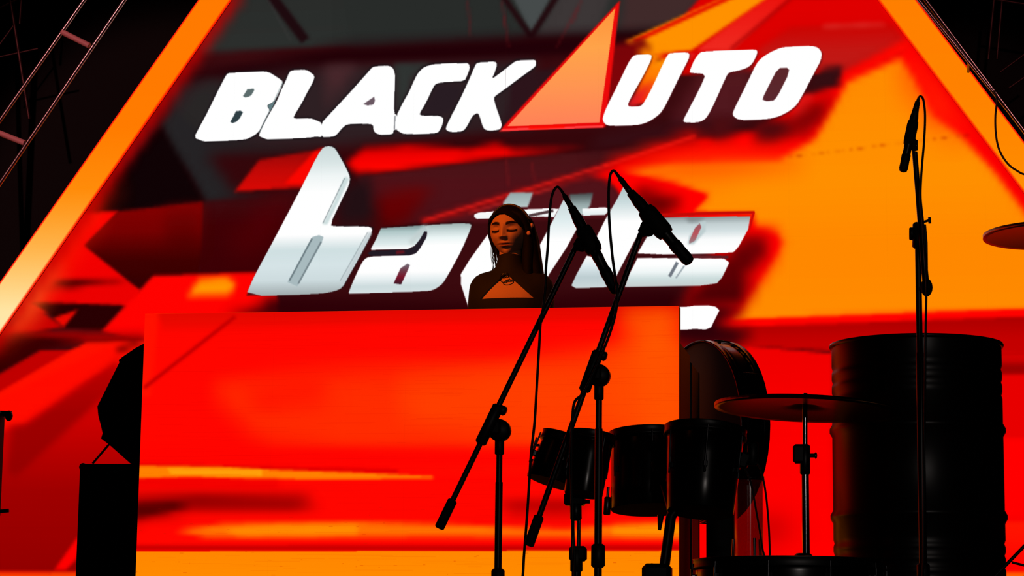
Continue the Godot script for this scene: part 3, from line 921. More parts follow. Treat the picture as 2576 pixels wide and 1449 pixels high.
	c.shape(pts(1160, 460, 4.528, [1380,295, 1640,278, 1705,300, 1640,365, 1390,375]), [[255,255,255],[226,238,238]], 1)
	c.shape(pts(1160, 460, 4.528, [1430,830, 1520,850, 1720,1185, 1310,1202, 1255,1170, 1310,1050]), [[255,255,255],[222,234,238],[190,206,210],[206,216,218]], 1)
	c.shape(pts(1160, 460, 4.528, [1860,20, 2120,380, 2060,500, 1770,1060, 1700,1060, 1500,700, 1640,420, 1710,300, 1790,160]), [[170,190,192],[206,222,224],[255,255,255],[255,255,255],[255,255,255],[240,246,248]], 1)
	# e
	c.line(Vector2(1640, 541), Vector2(1898, 534), 7, [196,10,6], 1)
	c.line(Vector2(1896, 534), Vector2(1884, 580), 6, [206,10,6], 1)
	c.shape(pts(1560, 420, 3.45, [300,440, 1130,428, 1112,540, 1030,690, 985,740, 900,748, 400,760, 150,750, 260,560]), [[140,152,154],[196,208,210],[214,226,228],[250,252,252],[255,255,255],[255,255,255]], 1)
	c.shape(pts(1560, 420, 3.45, [560,440, 740,440, 700,470, 600,480]), [110,116,118], 3, 0.7)
	c.shape(pts(1560, 420, 3.45, [150,790, 900,793, 948,830, 885,960, 840,1010, 700,1030, 40,1042, 80,930]), [[255,255,255],[255,255,255],[240,247,247],[206,222,222],[198,206,206]], 1)
	c.line(Vector2(1700, 645), Vector2(1832, 647), 7, [92,30,36], 1)
	c.shape(pts(1560, 420, 3.45, [690,475, 745,470, 740,560, 640,670, 585,670, 600,600]), [190,206,208], 2)
	c.shape(pts(1560, 420, 3.45, [650,530, 690,488, 706,520, 650,640, 600,668, 600,640]), [[150,90,96],[186,84,92],[150,130,134]], 1)
	c.line(Vector2(1704, 660), Vector2(1684, 696), 8, [112,120,130], 1)
	c.line(Vector2(1722, 668), Vector2(1700, 700), 4, [160,172,178], 1)
	c.shape(pts(1560, 420, 3.45, [300,1215, 560,1215, 650,1203, 780,1203, 830,1213, 862,1245, 820,1330, 790,1392, 740,1412, 650,1405, 560,1414, 300,1414]), white, 1)
	return c.im

const BOOTH_RES := 900.0
var booth_x0 := -0.95359
var booth_y1 := 1.1955
const BOOTH_TEX := Vector2i(1941, 1080)

func draw_booth(z: float) -> Image:
	var c := Canvas.new()
	c.at = func(q: Vector2) -> Vector2:
		var p := on_z(q.x, q.y, z)
		return Vector2((p.x - booth_x0) * BOOTH_RES, (booth_y1 - p.y) * BOOTH_RES)
	c.scale = 0.5
	c.im = Image.create_empty(BOOTH_TEX.x / 2, BOOTH_TEX.y / 2, false, Image.FORMAT_RGBA8)
	c.im.fill(Color8(255, 6, 0))
	c.shape(v([360,780, 1720,760, 1720,806, 1000,815, 410,830, 404,806]), [[226,10,0],[244,8,0]], 3)
	c.shape(v([300,780, 400,780, 380,1000, 300,1000]), [255,16,0], 3)
	c.shape(v([540,960, 900,925, 1250,905, 1720,850, 1720,1130, 1300,1160, 900,1135, 660,1110, 560,1020]), [255,44,0], 5)
	c.shape(v([1000,960, 1720,880, 1720,1080, 1340,1110, 1020,1060]), [255,62,0], 5)
	c.shape(v([600,970, 800,950, 840,1010, 640,1040]), [255,20,0], 5)
	c.shape(v([1560,775, 1720,770, 1720,1180, 1640,1140, 1600,950]), [255,92,0], 5, 0.9)
	c.shape(v([1500,890, 1720,870, 1720,1120, 1520,1080]), [255,78,0], 5, 0.7)
	c.shape(v([330,1130, 1720,1130, 1720,1180, 330,1180]), [255,4,0], 4)
	c.line(Vector2(592, 796), Vector2(362, 976), 9, [196,0,0], 2)
	# streaks
	c.shape(v([320,1166, 1000,1180, 1000,1190, 320,1172]), [226,0,0], 2)
	c.shape(v([320,1171, 560,1174, 700,1182, 900,1189, 1090,1198, 1090,1204, 900,1206, 640,1206, 480,1200, 320,1206]), [255,128,0], 2)
	c.shape(v([420,1178, 660,1182, 660,1198, 430,1194]), [255,160,10], 2)
	c.shape(v([320,1206, 700,1210, 700,1224, 320,1222]), [240,0,0], 3)
	c.shape(v([320,1252, 500,1240, 760,1248, 800,1266, 740,1284, 480,1284, 320,1318]), [150,0,0], 4)
	c.shape(v([320,1268, 440,1262, 480,1272, 420,1288, 320,1306]), [90,0,0], 3)
	c.shape(v([1260,1262, 1420,1258, 1500,1272, 1440,1292, 1280,1290]), [176,0,0], 4)
	c.shape(v([440,1334, 560,1318, 900,1312, 1200,1322, 1420,1332, 1560,1318, 1720,1312, 1720,1356, 1400,1352, 1100,1350, 700,1352, 520,1352]), [255,112,0], 3)
	c.shape(v([560,1330, 700,1322, 900,1320, 900,1344, 600,1346]), [255,140,0], 3)
	c.shape(v([1540,1328, 1720,1320, 1720,1346, 1540,1344]), [255,146,0], 3)
	c.shape(v([320,1370, 1720,1370, 1720,1386, 320,1386]), [[230,0,0],[196,0,0],[226,0,0]], 2)
	c.shape(v([320,1387, 1720,1385, 1720,1600, 320,1600]), [[255,134,0],[255,142,0],[255,140,0]], 1)
	c.im.resize(BOOTH_TEX.x, BOOTH_TEX.y, Image.INTERPOLATE_BILINEAR)
	# scan rows and dead spots of the coarse LED modules
	var rng := RandomNumberGenerator.new()
	rng.seed = 11
	var rows := Image.create_empty(BOOTH_TEX.x, BOOTH_TEX.y, false, Image.FORMAT_RGBA8)
	rows.fill(Color(0.75, 0.0, 0.0, 0.0))
	for k in 900:
		var y := rng.randi_range(0, BOOTH_TEX.y - 1)
		var x := rng.randi_range(0, BOOTH_TEX.x - 40)
		rows.fill_rect(Rect2i(x, y, rng.randi_range(30, 260), 1), Color(0.75, 0.0, 0.0, rng.randf_range(0.03, 0.14)))
	for k in 500:
		var y := rng.randi_range(960, BOOTH_TEX.y - 1) if k < 420 else rng.randi_range(700, 960)
		rows.fill_rect(Rect2i(rng.randi_range(0, BOOTH_TEX.x - 12), y, rng.randi_range(3, 14), 2), Color(0.75, 0.1, 0.0, rng.randf_range(0.15, 0.4)))
	c.im.blend_rect(rows, Rect2i(Vector2i.ZERO, BOOTH_TEX), Vector2i.ZERO)
	return c.im

func screen_mat(called: String, im: Image) -> StandardMaterial3D:
	var m := mat(called, Color(0.02, 0.02, 0.02), 0.7)
	m.specular_mode = BaseMaterial3D.SPECULAR_DISABLED
	im.convert(Image.FORMAT_RGB8)
	m.emission_enabled = true
	m.emission = Color.BLACK
	m.emission_texture = ImageTexture.create_from_image(im)
	m.emission_energy_multiplier = 1.0
	return m

func screen_panel(parent: Node, outline: PackedVector2Array, z: float, deep: float, uv: Callable, m: Material) -> void:   # one LED cabinet: lit face, bevelled case behind it
	var o := outline
	if Geometry2D.is_polygon_clockwise(o): o.reverse()
	var st := SurfaceTool.new()
	st.begin(Mesh.PRIMITIVE_TRIANGLES)
	st.set_smooth_group(-1)
	var t := Geometry2D.triangulate_polygon(o)
	if t.size() == 0: return
	for i in range(0, t.size(), 3):
		var q := [o[t[i]], o[t[i + 1]], o[t[i + 2]]]
		if (q[1] - q[0]).cross(q[2] - q[0]) < 0: q = [q[0], q[2], q[1]]
		for k in [0, 2, 1]:
			st.set_uv(uv.call(q[k]))
			st.add_vertex(Vector3(q[k].x, q[k].y, z))
	st.generate_normals()
	var o3 := MeshInstance3D.new()
	o3.name = "led_panel"
	o3.mesh = st.commit()
	o3.material_override = m
	parent.add_child(o3, true)
	var cs := stool(false)
	prism(cs, o, Transform3D(Basis.IDENTITY, Vector3(0, 0, z - 0.002)), deep)
	put("panel_case", cs, M.panel_case, o3)

# ---------------------------------------------------------------- the DJ
func skin_field(bones: Array, lo: Vector3, n: Vector3i, cell: float, k: float) -> PackedFloat32Array:
	var s := PackedFloat32Array()
	s.resize(n.x * n.y * n.z)
	for b in bones:
		var a: Vector3 = b[0]
		var e: Vector3 = b[1]
		var ra: float = b[2]
		var rb: float = b[3]
		var sq: float = b[4] if b.size() > 4 else 1.0      # depth squeeze
		var m: float = max(ra, rb) + 0.07
		var p0: Vector3 = (a.min(e) - Vector3(m, m, m) - lo) / cell
		var p1: Vector3 = (a.max(e) + Vector3(m, m, m) - lo) / cell
		var ab := e - a
		ab.z /= sq
		var l2: float = max(ab.length_squared(), 0.000001)
		for z in range(maxi(0, int(p0.z)), mini(n.z, int(p1.z) + 1)):
			for y in range(maxi(0, int(p0.y)), mini(n.y, int(p1.y) + 1)):
				var row := (z * n.y + y) * n.x
				for x in range(maxi(0, int(p0.x)), mini(n.x, int(p1.x) + 1)):
					var w := lo + Vector3(x, y, z) * cell - a
					w.z /= sq
					var t := clampf(w.dot(ab) / l2, 0.0, 1.0)
					var d := (w - ab * t).length() - lerpf(ra, rb, t)
					if d < 0.08: s[row + x] += exp(-k * d)
	for i in s.size():
		s[i] = -log(s[i]) / k if s[i] > 0.0 else 0.09
	return s

func surface(f: PackedFloat32Array, lo: Vector3, n: Vector3i, cell: float, iso: float) -> Array:    # surface nets: triangles as counter-clockwise points
	var verts := {}
	var pos: Array[Vector3] = []
	var offs := [Vector3i(0,0,0), Vector3i(1,0,0), Vector3i(0,1,0), Vector3i(1,1,0), Vector3i(0,0,1), Vector3i(1,0,1), Vector3i(0,1,1), Vector3i(1,1,1)]
	var edges := [[0,1],[2,3],[4,5],[6,7],[0,2],[1,3],[4,6],[5,7],[0,4],[1,5],[2,6],[3,7]]
	var st: Array[int] = []
	for o in offs: st.append((o.z * n.y + o.y) * n.x + o.x)
	for z in n.z - 1:
		for y in n.y - 1:
			var row := (z * n.y + y) * n.x
			for x in n.x - 1:
				var i := row + x
				var c := 0
				for k in 8:
					if f[i + st[k]] < iso: c += 1
				if c == 0 or c == 8: continue
				var sum := Vector3.ZERO
				var cnt := 0
				for e in edges:
					var a: float = f[i + st[e[0]]] - iso
					var b: float = f[i + st[e[1]]] - iso
					if (a < 0) != (b < 0):
						sum += Vector3(offs[e[0]]).lerp(Vector3(offs[e[1]]), a / (a - b))
						cnt += 1
				verts[i] = pos.size()
				pos.append(lo + (Vector3(x, y, z) + sum / cnt) * cell)
	var tris: Array = []
	var sx := 1
	var sy := n.x
	var sz := n.x * n.y
	for i: int in verts:
		for ax: Array in [[sx, sy, sz], [sy, sz, sx], [sz, sx, sy]]:
			var d: int = ax[0]
			var u: int = ax[1]
			var w: int = ax[2]
			if not (verts.has(i - u) and verts.has(i - w) and verts.has(i - u - w)): continue
			var a: bool = f[i] < iso
			var b: bool = f[i + d] < iso
			if a == b: continue
			var q0 := pos[verts[i]]
			var q1 := pos[verts[i - u]]
			var q2 := pos[verts[i - u - w]]
			var q3 := pos[verts[i - w]]
			if a: tris.append([q0, q1, q2]); tris.append([q0, q2, q3])
			else: tris.append([q0, q2, q1]); tris.append([q0, q3, q2])
	return tris

func clip(poly: Array, n: Vector3, d: float) -> Array:      # [part with n.p > d, the rest]
	var front: Array = []
	var back: Array = []
	for i in poly.size():
		var a: Vector3 = poly[i]
		var b: Vector3 = poly[(i + 1) % poly.size()]
		var da := n.dot(a) - d
		var db := n.dot(b) - d
		if da >= 0: front.append(a)
		else: back.append(a)
		if (da >= 0) != (db >= 0):
			var c := a.lerp(b, da / (da - db))
			front.append(c)
			back.append(c)
	return [front, back]

func fan(st: SurfaceTool, poly: Array) -> void:
	for k in range(1, poly.size() - 1):
		tri(st, poly[0], poly[k], poly[k + 1])

func bump(x: float, y: float, cx: float, cy: float, sx: float, sy: float) -> float:
	var a := (x - cx) / sx
	var b := (y - cy) / sy
	return exp(-(a * a + b * b))

func head_point(lon: float, lat: float, extra := 0.0) -> Vector3:      # z forward, y up, origin at eye height in the middle of the skull
	var d := Vector3(sin(lon) * cos(lat), sin(lat), cos(lon) * cos(lat))
	var p := Vector3(d.x * (0.0800 + extra), d.y * ((0.098 if d.y > 0 else 0.113) + extra), d.z * ((0.088 if d.z > 0 else 0.098) + extra))
	if p.y < 0.0:
		var t := clampf(-p.y / 0.113, 0.0, 1.0)
		p.x *= 1.0 - 0.30 * pow(t, 1.9)
		if p.z < 0: p.z *= 1.0 - 0.45 * t
	if p.y > 0.0 and p.z > 0: p.z *= 1.0 - 0.10 * pow(p.y / 0.098, 2)
	if extra > 0.0 or p.z < 0.0: return p
	var x := p.x
	var y := p.y
	var ax := absf(x)
	var g := clampf(p.z / 0.03, 0.0, 1.0)
	var z := 0.0
	var ny := clampf((0.022 - y) / 0.050, 0.0, 1.0)      # 0 at the bridge, 1 at the tip
	var nh := lerpf(0.003, 0.021, pow(ny, 1.2)) if y > -0.028 else 0.021 * clampf((y + 0.040) / 0.012, 0.0, 1.0)
	if y < 0.030: z += nh * bump(x, 0, 0, 0, lerpf(0.0085, 0.0125, ny), 1)
	z += 0.006 * bump(ax, y, 0.0125, -0.029, 0.006, 0.006)
	z -= 0.015 * bump(ax, y, 0.034, 0.006, 0.018, 0.013)
	z += 0.0090 * bump(ax, y, 0.035, 0.005, 0.0125, 0.0075)
	z += 0.0045 * bump(ax, y, 0.033, 0.027, 0.022, 0.007)
	z += 0.005 * bump(ax, y, 0.040, -0.030, 0.018, 0.020)
	z += 0.0060 * bump(x, y, 0, -0.0545, 0.022, 0.0042)
	z += 0.0065 * bump(x, y, 0, -0.0660, 0.019, 0.0050)
	z -= 0.0045 * bump(x, y, 0, -0.0600, 0.020, 0.0018)
	z -= 0.004 * bump(x, y, 0, -0.078, 0.016, 0.005)
	z += 0.009 * bump(x, y, 0, -0.099, 0.017, 0.012)
	p.z += z * g
	return p

func head_tone(p: Vector3) -> Color:       # linear base colours
	var c := Color(0.56, 0.30, 0.19)
	if p.z < 0.02: return c
	var ax := absf(p.x)
	# brows: arched strokes
	var by := 0.0245 + 0.006 * (1.0 - pow((ax - 0.038) / 0.026, 2))
	var brow: float = smoothstep(0.0080, 0.0048, absf(p.y - by) + 0.0035 * smoothstep(0.035, 0.062, ax)) * smoothstep(0.011, 0.016, ax) * smoothstep(0.064, 0.056, ax)
	c = c.lerp(Color(0.008, 0.004, 0.003), brow)
	# lashes along the lowered lids
	var ly := -0.0030 - 0.0035 * (1.0 - pow((ax - 0.036) / 0.019, 2))
	var lash: float = smoothstep(0.0072, 0.0040, absf(p.y - ly)) * smoothstep(0.014, 0.019, ax) * smoothstep(0.060, 0.054, ax)
	c = c.lerp(Color(0.005, 0.003, 0.003), lash)
	# lips
	var lip: float = maxf(bump(p.x, p.y, 0, -0.0545, 0.027, 0.0045), bump(p.x, p.y, 0, -0.0655, 0.023, 0.0055))
	c = c.lerp(Color(0.36, 0.12, 0.09), 0.9 * smoothstep(0.25, 0.6, lip))
	c = c.lerp(Color(0.06, 0.02, 0.018), 0.95 * bump(p.x, p.y, 0, -0.0600, 0.033, 0.0024))
	return c

func person() -> void:
	var eye_level := on_z(1281, 581, 2.4)
	var at := Vector3(eye_level.x, 0, 2.4)
	var o := thing("person", "person with long dark hair and black cut-out top standing behind the booth, eyes lowered", "person", at)
	# body: joints in metres from the feet, facing +z
	var e: float = eye_level.y
	var nb := Vector3(0.008, e - 0.232, -0.015)      # pit of the neck
	var bones := [
		[Vector3(0, 1.0, 0), Vector3(0, 1.12, 0.0), 0.125, 0.105, 0.75],
		[Vector3(0, 1.12, 0), Vector3(0.0, e - 0.31, 0.0), 0.105, 0.115, 0.78],
		[Vector3(-0.05, e - 0.305, 0.02), Vector3(0.06, e - 0.305, 0.02), 0.085, 0.085, 0.85],
		[Vector3(0.0, e - 0.31, 0.0), nb, 0.095, 0.045, 0.8],
		[nb + Vector3(-0.105, -0.003, 0), nb + Vector3(0.11, -0.003, 0), 0.04, 0.04],
		[nb, Vector3(0.002, e - 0.07, -0.012), 0.047, 0.046],
	]
	for s: float in [-1.0, 1.0]:
		var sh := nb + Vector3(0.120 * s + 0.004, -0.022, 0.0)
		var el := sh + Vector3(0.03 * s, -0.27, 0.03)
		var wr := el + Vector3(-0.03 * s, -0.16, 0.10)
		bones.append([sh, el, 0.046, 0.038])
		bones.append([el, wr, 0.036, 0.025])
		bones.append([wr, wr + Vector3(-0.01 * s, -0.01, 0.07), 0.024, 0.03])
		var hip := Vector3(0.075 * s, 0.96, 0)
		var knee := Vector3(0.085 * s, 0.52, 0.02)
		var ank := Vector3(0.085 * s, 0.09, -0.02)
		bones.append([hip, knee, 0.085, 0.055])
		bones.append([knee, ank, 0.053, 0.034])
		bones.append([ank, Vector3(0.09 * s, 0.035, 0.14), 0.036, 0.028])
	var cell := 0.012
	var lo := Vector3(-0.32, -0.01, -0.18)
	var n := Vector3i(54, int((e + 0.05) / cell), 46)
	var f := skin_field(bones, lo, n, cell, 55.0)
	var st := stool()
	var skin_c := Color(0.60, 0.31, 0.18)
	st.set_color(skin_c)
	for t in surface(f, lo, n, cell, 0.0):
		tri(st, t[0], t[1], t[2])
	# fingers
	for s: float in [-1.0, 1.0]:
		var sh := nb + Vector3(0.120 * s + 0.004, -0.022, 0.0)
		var pm := sh + Vector3(-0.01 * s, -0.44, 0.195)
		for k in 4:
			var r0 := pm + Vector3((k - 1.5) * 0.017, 0, 0)
			var len: float = [0.06, 0.068, 0.064, 0.05][k]
			tube(st, [r0, r0 + Vector3(0, 0.002, len * 0.55), r0 + Vector3(0, -0.02, len)], [0.0085, 0.008, 0.006], 8)
		var th := pm + Vector3(-0.03 * s, 0, -0.05)
		tube(st, [th, th + Vector3(-0.025 * s, -0.003, 0.03), th + Vector3(-0.03 * s, -0.012, 0.055)], [0.011, 0.0095, 0.007], 8)
	# head
	var hb := Basis(Vector3.UP, deg_to_rad(-9.0)) * Basis(Vector3.RIGHT, deg_to_rad(7.0)) * Basis(Vector3.BACK, deg_to_rad(1.0))
	var hx := Transform3D(hb, Vector3(0, e, 0.0))
	var nl := 180
	var nt := 130
	var g: Array = []
	for j in nt + 1:
		var row: Array = []
		var lat := -PI / 2 + PI * j / nt
		for i in nl:
			var u := TAU * i / nl
			var lon := u - 0.55 * sin(u)        # denser in front
			row.append(head_point(lon, lat))
		g.append(row)
	st.set_smooth_group(0)
	for j in nt:
		for i in nl:
			var i2 := (i + 1) % nl
			var q: Array = [g[j][i], g[j][i2], g[j + 1][i2], g[j + 1][i]]
			for k in [0, 2, 1, 0, 3, 2]:
				st.set_color(head_tone(q[k]))
				st.add_vertex(hx * q[k])
	# ears
	st.set_color(skin_c)
	for s: float in [-1.0, 1.0]:
		ball(st, hx * Vector3(0.078 * s, -0.01, -0.008), Vector3(0.008, 0.03, 0.018), 12, hb)
	put("body", st, M.skin, o)
	# hair
	var hair := stool()
	for j in nt:
		for i in nl:
			var i2 := (i + 1) % nl
			var la0 := -PI / 2 + PI * j / nt
			var la1 := -PI / 2 + PI * (j + 1) / nt
			var u0 := TAU * i / nl
			var u1 := TAU * (i + 1) / nl
			var lo0 := u0 - 0.55 * sin(u0)
			var lo1 := u1 - 0.55 * sin(u1)
			var wave := 0.0
			var q := [head_point(lo0, la0, 0.011 + wave), head_point(lo1, la0, 0.011 - wave), head_point(lo1, la1, 0.011 - wave), head_point(lo0, la1, 0.011 + wave)]
			var mid: Vector3 = (q[0] + q[2]) / 2
			if mid.y < -0.07: continue
			var hl := 0.073 - 9.0 * pow(mid.x + 0.012, 2)       # hairline over the brow
			if mid.z > 0.012 and mid.y < hl: continue
			if mid.z > -0.01 and mid.y < -0.02 and mid.x < 0: continue
			quad(hair, hx * q[0], hx * q[1], hx * q[2], hx * q[3])
	var locks := [
		[[0.030,0.075,0.045], [0.070,0.052,0.036], [0.086,0.0,0.020], [0.088,-0.06,0.012], [0.084,-0.12,0.016], [0.085,-0.19,0.03], [0.098,-0.27,0.045]],
		[[0.02,0.08,0.0], [0.076,0.03,-0.01], [0.090,-0.04,-0.01], [0.096,-0.11,-0.008], [0.112,-0.18,0.0], [0.126,-0.26,0.01]],
		[[0.0,0.06,-0.07], [0.02,-0.03,-0.085], [0.03,-0.13,-0.085], [0.035,-0.24,-0.10], [0.03,-0.36,-0.11]],
		[[0.05,0.05,-0.05], [0.075,-0.03,-0.05], [0.085,-0.12,-0.045], [0.095,-0.22,-0.05], [0.1,-0.33,-0.05]],
		[[-0.05,0.05,-0.05], [-0.06,-0.03,-0.06], [-0.045,-0.12,-0.07], [-0.04,-0.22,-0.09], [-0.04,-0.33,-0.1]],
		[[-0.030,0.076,0.045], [-0.066,0.048,0.030], [-0.079,0.0,0.018], [-0.078,-0.04,0.012], [-0.066,-0.09,0.012], [-0.058,-0.16,0.02]]]
	var rad := [[0.012,0.018,0.019,0.024,0.026,0.022,0.008], [0.02,0.028,0.030,0.032,0.030,0.016], [0.05,0.062,0.06,0.055,0.02], [0.03,0.036,0.038,0.036,0.015], [0.03,0.034,0.034,0.03,0.012], [0.010,0.014,0.011,0.008,0.005,0.002]]
	for k in locks.size():
		var p: Array = []
		for q in locks[k]: p.append(hx * Vector3(q[0], q[1], q[2]))
		var sp := smooth_path(p, 4)
		var rr: Array = []
		for i in sp.size():
			var t := float(i) / 4
			var i0: int = min(int(t), rad[k].size() - 1)
			var i1: int = min(i0 + 1, rad[k].size() - 1)
			rr.append(lerpf(rad[k][i0], rad[k][i1], t - i0))
		tube(hair, sp, rr, 14)
	var hn := put("hair", hair, M.hair, o)
	hn.set_meta("label", "long dark brown hair swept over one shoulder")
	var loose := stool()
	var rng := RandomNumberGenerator.new()
	rng.seed = 4
	for k in 9:
		var x0 := -0.066 + rng.randf_range(-0.008, 0.012)
		var p: Array = []
		for q in [[x0, -0.03, 0.02], [x0 - 0.004 + rng.randf_range(-0.006, 0.006), -0.09, 0.018], [x0 + rng.randf_range(-0.014, 0.014), -0.15, 0.025], [x0 - 0.006 + rng.randf_range(-0.018, 0.01), -0.20, 0.04]]:
			p.append(hx * Vector3(q[0], q[1], q[2]))
		tube(loose, smooth_path(p, 4), 0.0011, 5)
	put("loose_strands", loose, M.hair, o)
	# black top with a keyhole over the chest
	var zc := 2.5
	var k0 := on_z(1269, 684, zc) - at
	var k1 := on_z(1206, 752, zc) - at
	var k2 := on_z(1342, 748, zc) - at
	var cloth := stool()
	var legs := stool()
	var sides: Array = []
	for s in [[k0, k1], [k1, k2], [k2, k0]]:
		var d: Vector3 = s[1] - s[0]
		var nn := Vector3(-d.y, d.x, 0).normalized()       # inward for a counter-clockwise outline
		sides.append([-nn, -nn.dot(s[0])])
	sides.append([Vector3(0, 0, -1), -0.02])
	for t in surface(f, lo, n, cell, 0.009):
		var low := clip(t, Vector3.UP, 1.0)
		if low[1].size() > 2: fan(legs, low[1])
		if low[0].size() < 3: continue
		var part: Array = clip(low[0], Vector3(0, 1, -0.25).normalized(), (e - 0.114) / Vector3(0, 1, -0.25).length())[1]
		if part.size() < 3: continue
		part = clip(part, Vector3.BACK, 0.125)[1]            # sleeves end at the wrist
		for s in sides:
			if part.size() < 3: break
			var two := clip(part, s[0], s[1])
			if two[0].size() > 2: fan(cloth, two[0])
			part = two[1]
	var tp := put("top", cloth, M.cloth, o)
	tp.set_meta("label", "black high-necked top with a triangular cut-out")
	put("trousers", legs, M.cloth, o)
	var ringc := on_z(1270, 701, 2.50) - at
	var loopst := stool()
	for r in [[0.0, 0.0, 0.0195], [-0.004, 0.012, 0.011], [0.007, 0.013, 0.010]]:
		var p: Array = []
		for i in 25:
			var a := TAU * i / 24.0
			p.append(ringc + Vector3(r[0] + cos(a) * r[2], r[1] + sin(a) * r[2] * 0.9, 0.004 + 0.003 * sin(a)))
		tube(loopst, p, 0.0022, 6, false)
	put("neck_ring", loopst, M.black_metal, o)
	# headphones
	var hp := thing("headphones", "thin headphones worn over the long dark hair", "headphones", at)
	var band: Array = []
	for i in 25:
		var a := PI * i / 24.0
		band.append(hx * Vector3(cos(a) * (0.100 if cos(a) > 0 else 0.092), 0.0 + sin(a) * 0.1112, 0.004))
	var hs := stool()
	tube(hs, band, 0.0032, 8, true, 1.6)
	put("headband", hs, M.headphone_band, hp)
	for s: float in [-1.0, 1.0]:
		var cs := stool()
		lathe(cs, [Vector2(0, -0.012), Vector2(0.019, -0.012), Vector2(0.023, -0.006), Vector2(0.023, 0.004), Vector2(0.018, 0.010), Vector2(0, 0.013)], hx * Transform3D(Basis(Vector3.BACK, -PI / 2 * s), Vector3((0.094 if s > 0 else 0.08) * s, -0.012, 0.0)), 20)
		var cup := put("ear_cup", cs, M.black_plastic, hp)
		cs = stool()
		if s > 0:
			ball(cs, hx * Vector3(0.106, 0.016, 0.014), Vector3(0.007, 0.011, 0.008), 10, hb)
			ball(cs, hx * Vector3(0.098, -0.018, 0.036), Vector3(0.009, 0.010, 0.007), 10, hb)
			tube(cs, [hx * Vector3(0.106, 0.016, 0.014), hx * Vector3(0.098, -0.012, 0.026)], 0.003, 8)
		else:
			ball(cs, hx * Vector3(-0.080, 0.006, 0.0), Vector3(0.007, 0.008, 0.007), 10, hb)
		put("hinge", cs, M.headphone_shell, cup)

# ---------------------------------------------------------------- microphones, stands, cables
func tripod(parent: Node, foot: Vector3, hub: float, reach: float, turn: float, r := 0.008) -> void:
	for k in 3:
		var a := turn + TAU * k / 3
		var st := stool()
		var out := Vector3(sin(a), 0, cos(a))
		tube(st, [foot + Vector3(0, hub, 0) + out * 0.02, foot + out * reach * 0.5 + Vector3(0, hub * 0.55, 0), foot + out * reach + Vector3(0, r + 0.001, 0)], r, 8)
		var leg := put("leg", st, M.black_metal, parent)
		st = stool()
		tube(st, [foot + out * (reach - 0.03) + Vector3(0, r + 0.006, 0), foot + out * (reach + 0.02) + Vector3(0, r + 0.003, 0)], r + 0.003, 8)
		put("rubber_foot", st, M.black_rubber, leg)

func sleeve(st: SurfaceTool, a: Vector3, b: Vector3, r: float, sides := 14) -> void:     # rounded short tube
	var l := a.distance_to(b)
	var c: float = min(r * 0.3, l * 0.2)
	lathe(st, [Vector2(0, 0), Vector2(r - c, 0), Vector2(r, c), Vector2(r, l - c), Vector2(r - c, l), Vector2(0, l)], along(a, b), sides)

func boom_stand(label: String, z: float, clutch: Vector2, low: Vector2, high: Vector2, hub: float, turn: float) -> Node3D:
	var c := on_z(clutch.x, clutch.y, z)
	var s := per_px(clutch.x, clutch.y, z)
	var o := thing("microphone_stand", label, "microphone stand", Vector3.ZERO, 0.0, "boom microphone stands by the booth")
	var foot := Vector3(c.x, 0, z)
	var a := on_z(low.x, low.y, z + 0.03)
	var b := on_z(high.x, high.y, z + 0.03)
	var st := stool()
	tube(st, [foot + Vector3(0, 0.05, 0), foot + Vector3(0, c.y - 0.16, 0)], 0.0115, 14)
	tube(st, [foot + Vector3(0, c.y - 0.16, 0), foot + Vector3(0, c.y - 20 * s, 0)], 0.0095, 14)
	put("pole", st, M.black_metal, o)
	st = stool()
	sleeve(st, foot + Vector3(0, hub - 0.02, 0), foot + Vector3(0, hub + 0.05, 0), 0.021)
	put("hub", st, M.black_plastic, o)
	tripod(o, foot, minf(hub, 0.06), 0.30, turn)
	# clutch: neck on the pole, round swivel, sleeve that grips the boom
	st = stool()
	sleeve(st, c - Vector3(0, 62 * s, 0), c - Vector3(0, 14 * s, 0), 12 * s)
	lathe(st, [Vector2(0, -0.022), Vector2(22 * s, -0.022), Vector2(28 * s, -0.014), Vector2(28 * s, 0.014), Vector2(22 * s, 0.022), Vector2(0, 0.022)], Transform3D(Basis(Vector3.RIGHT, PI / 2), c), 24)
	var t := (b - a).normalized()
	var near := a + t * t.dot(c - a)
	sleeve(st, near - t * 52 * s, near + t * 56 * s, 15 * s)
	box(st, Vector3(34 * s, 34 * s, 0.03), Transform3D(Basis.IDENTITY, (c + near) / 2), 0.006)
	var cl := put("clutch", st, M.black_plastic, o)
	st = stool()
	var side := Vector3(t.y, -t.x, 0)
	sleeve(st, near + t * 48 * s + side * 2 * s, near + t * 48 * s + side * 24 * s, 12 * s)
	put("knob", st, M.black_plastic, cl)
	st = stool()
	tube(st, [a, b], 0.0088, 14)
	put("boom", st, M.black_metal, o)
	st = stool()
	sleeve(st, a - t * 2 * s, a + t * 78 * s, 0.0155)
	put("counterweight", st, M.black_rubber, o)
	return o

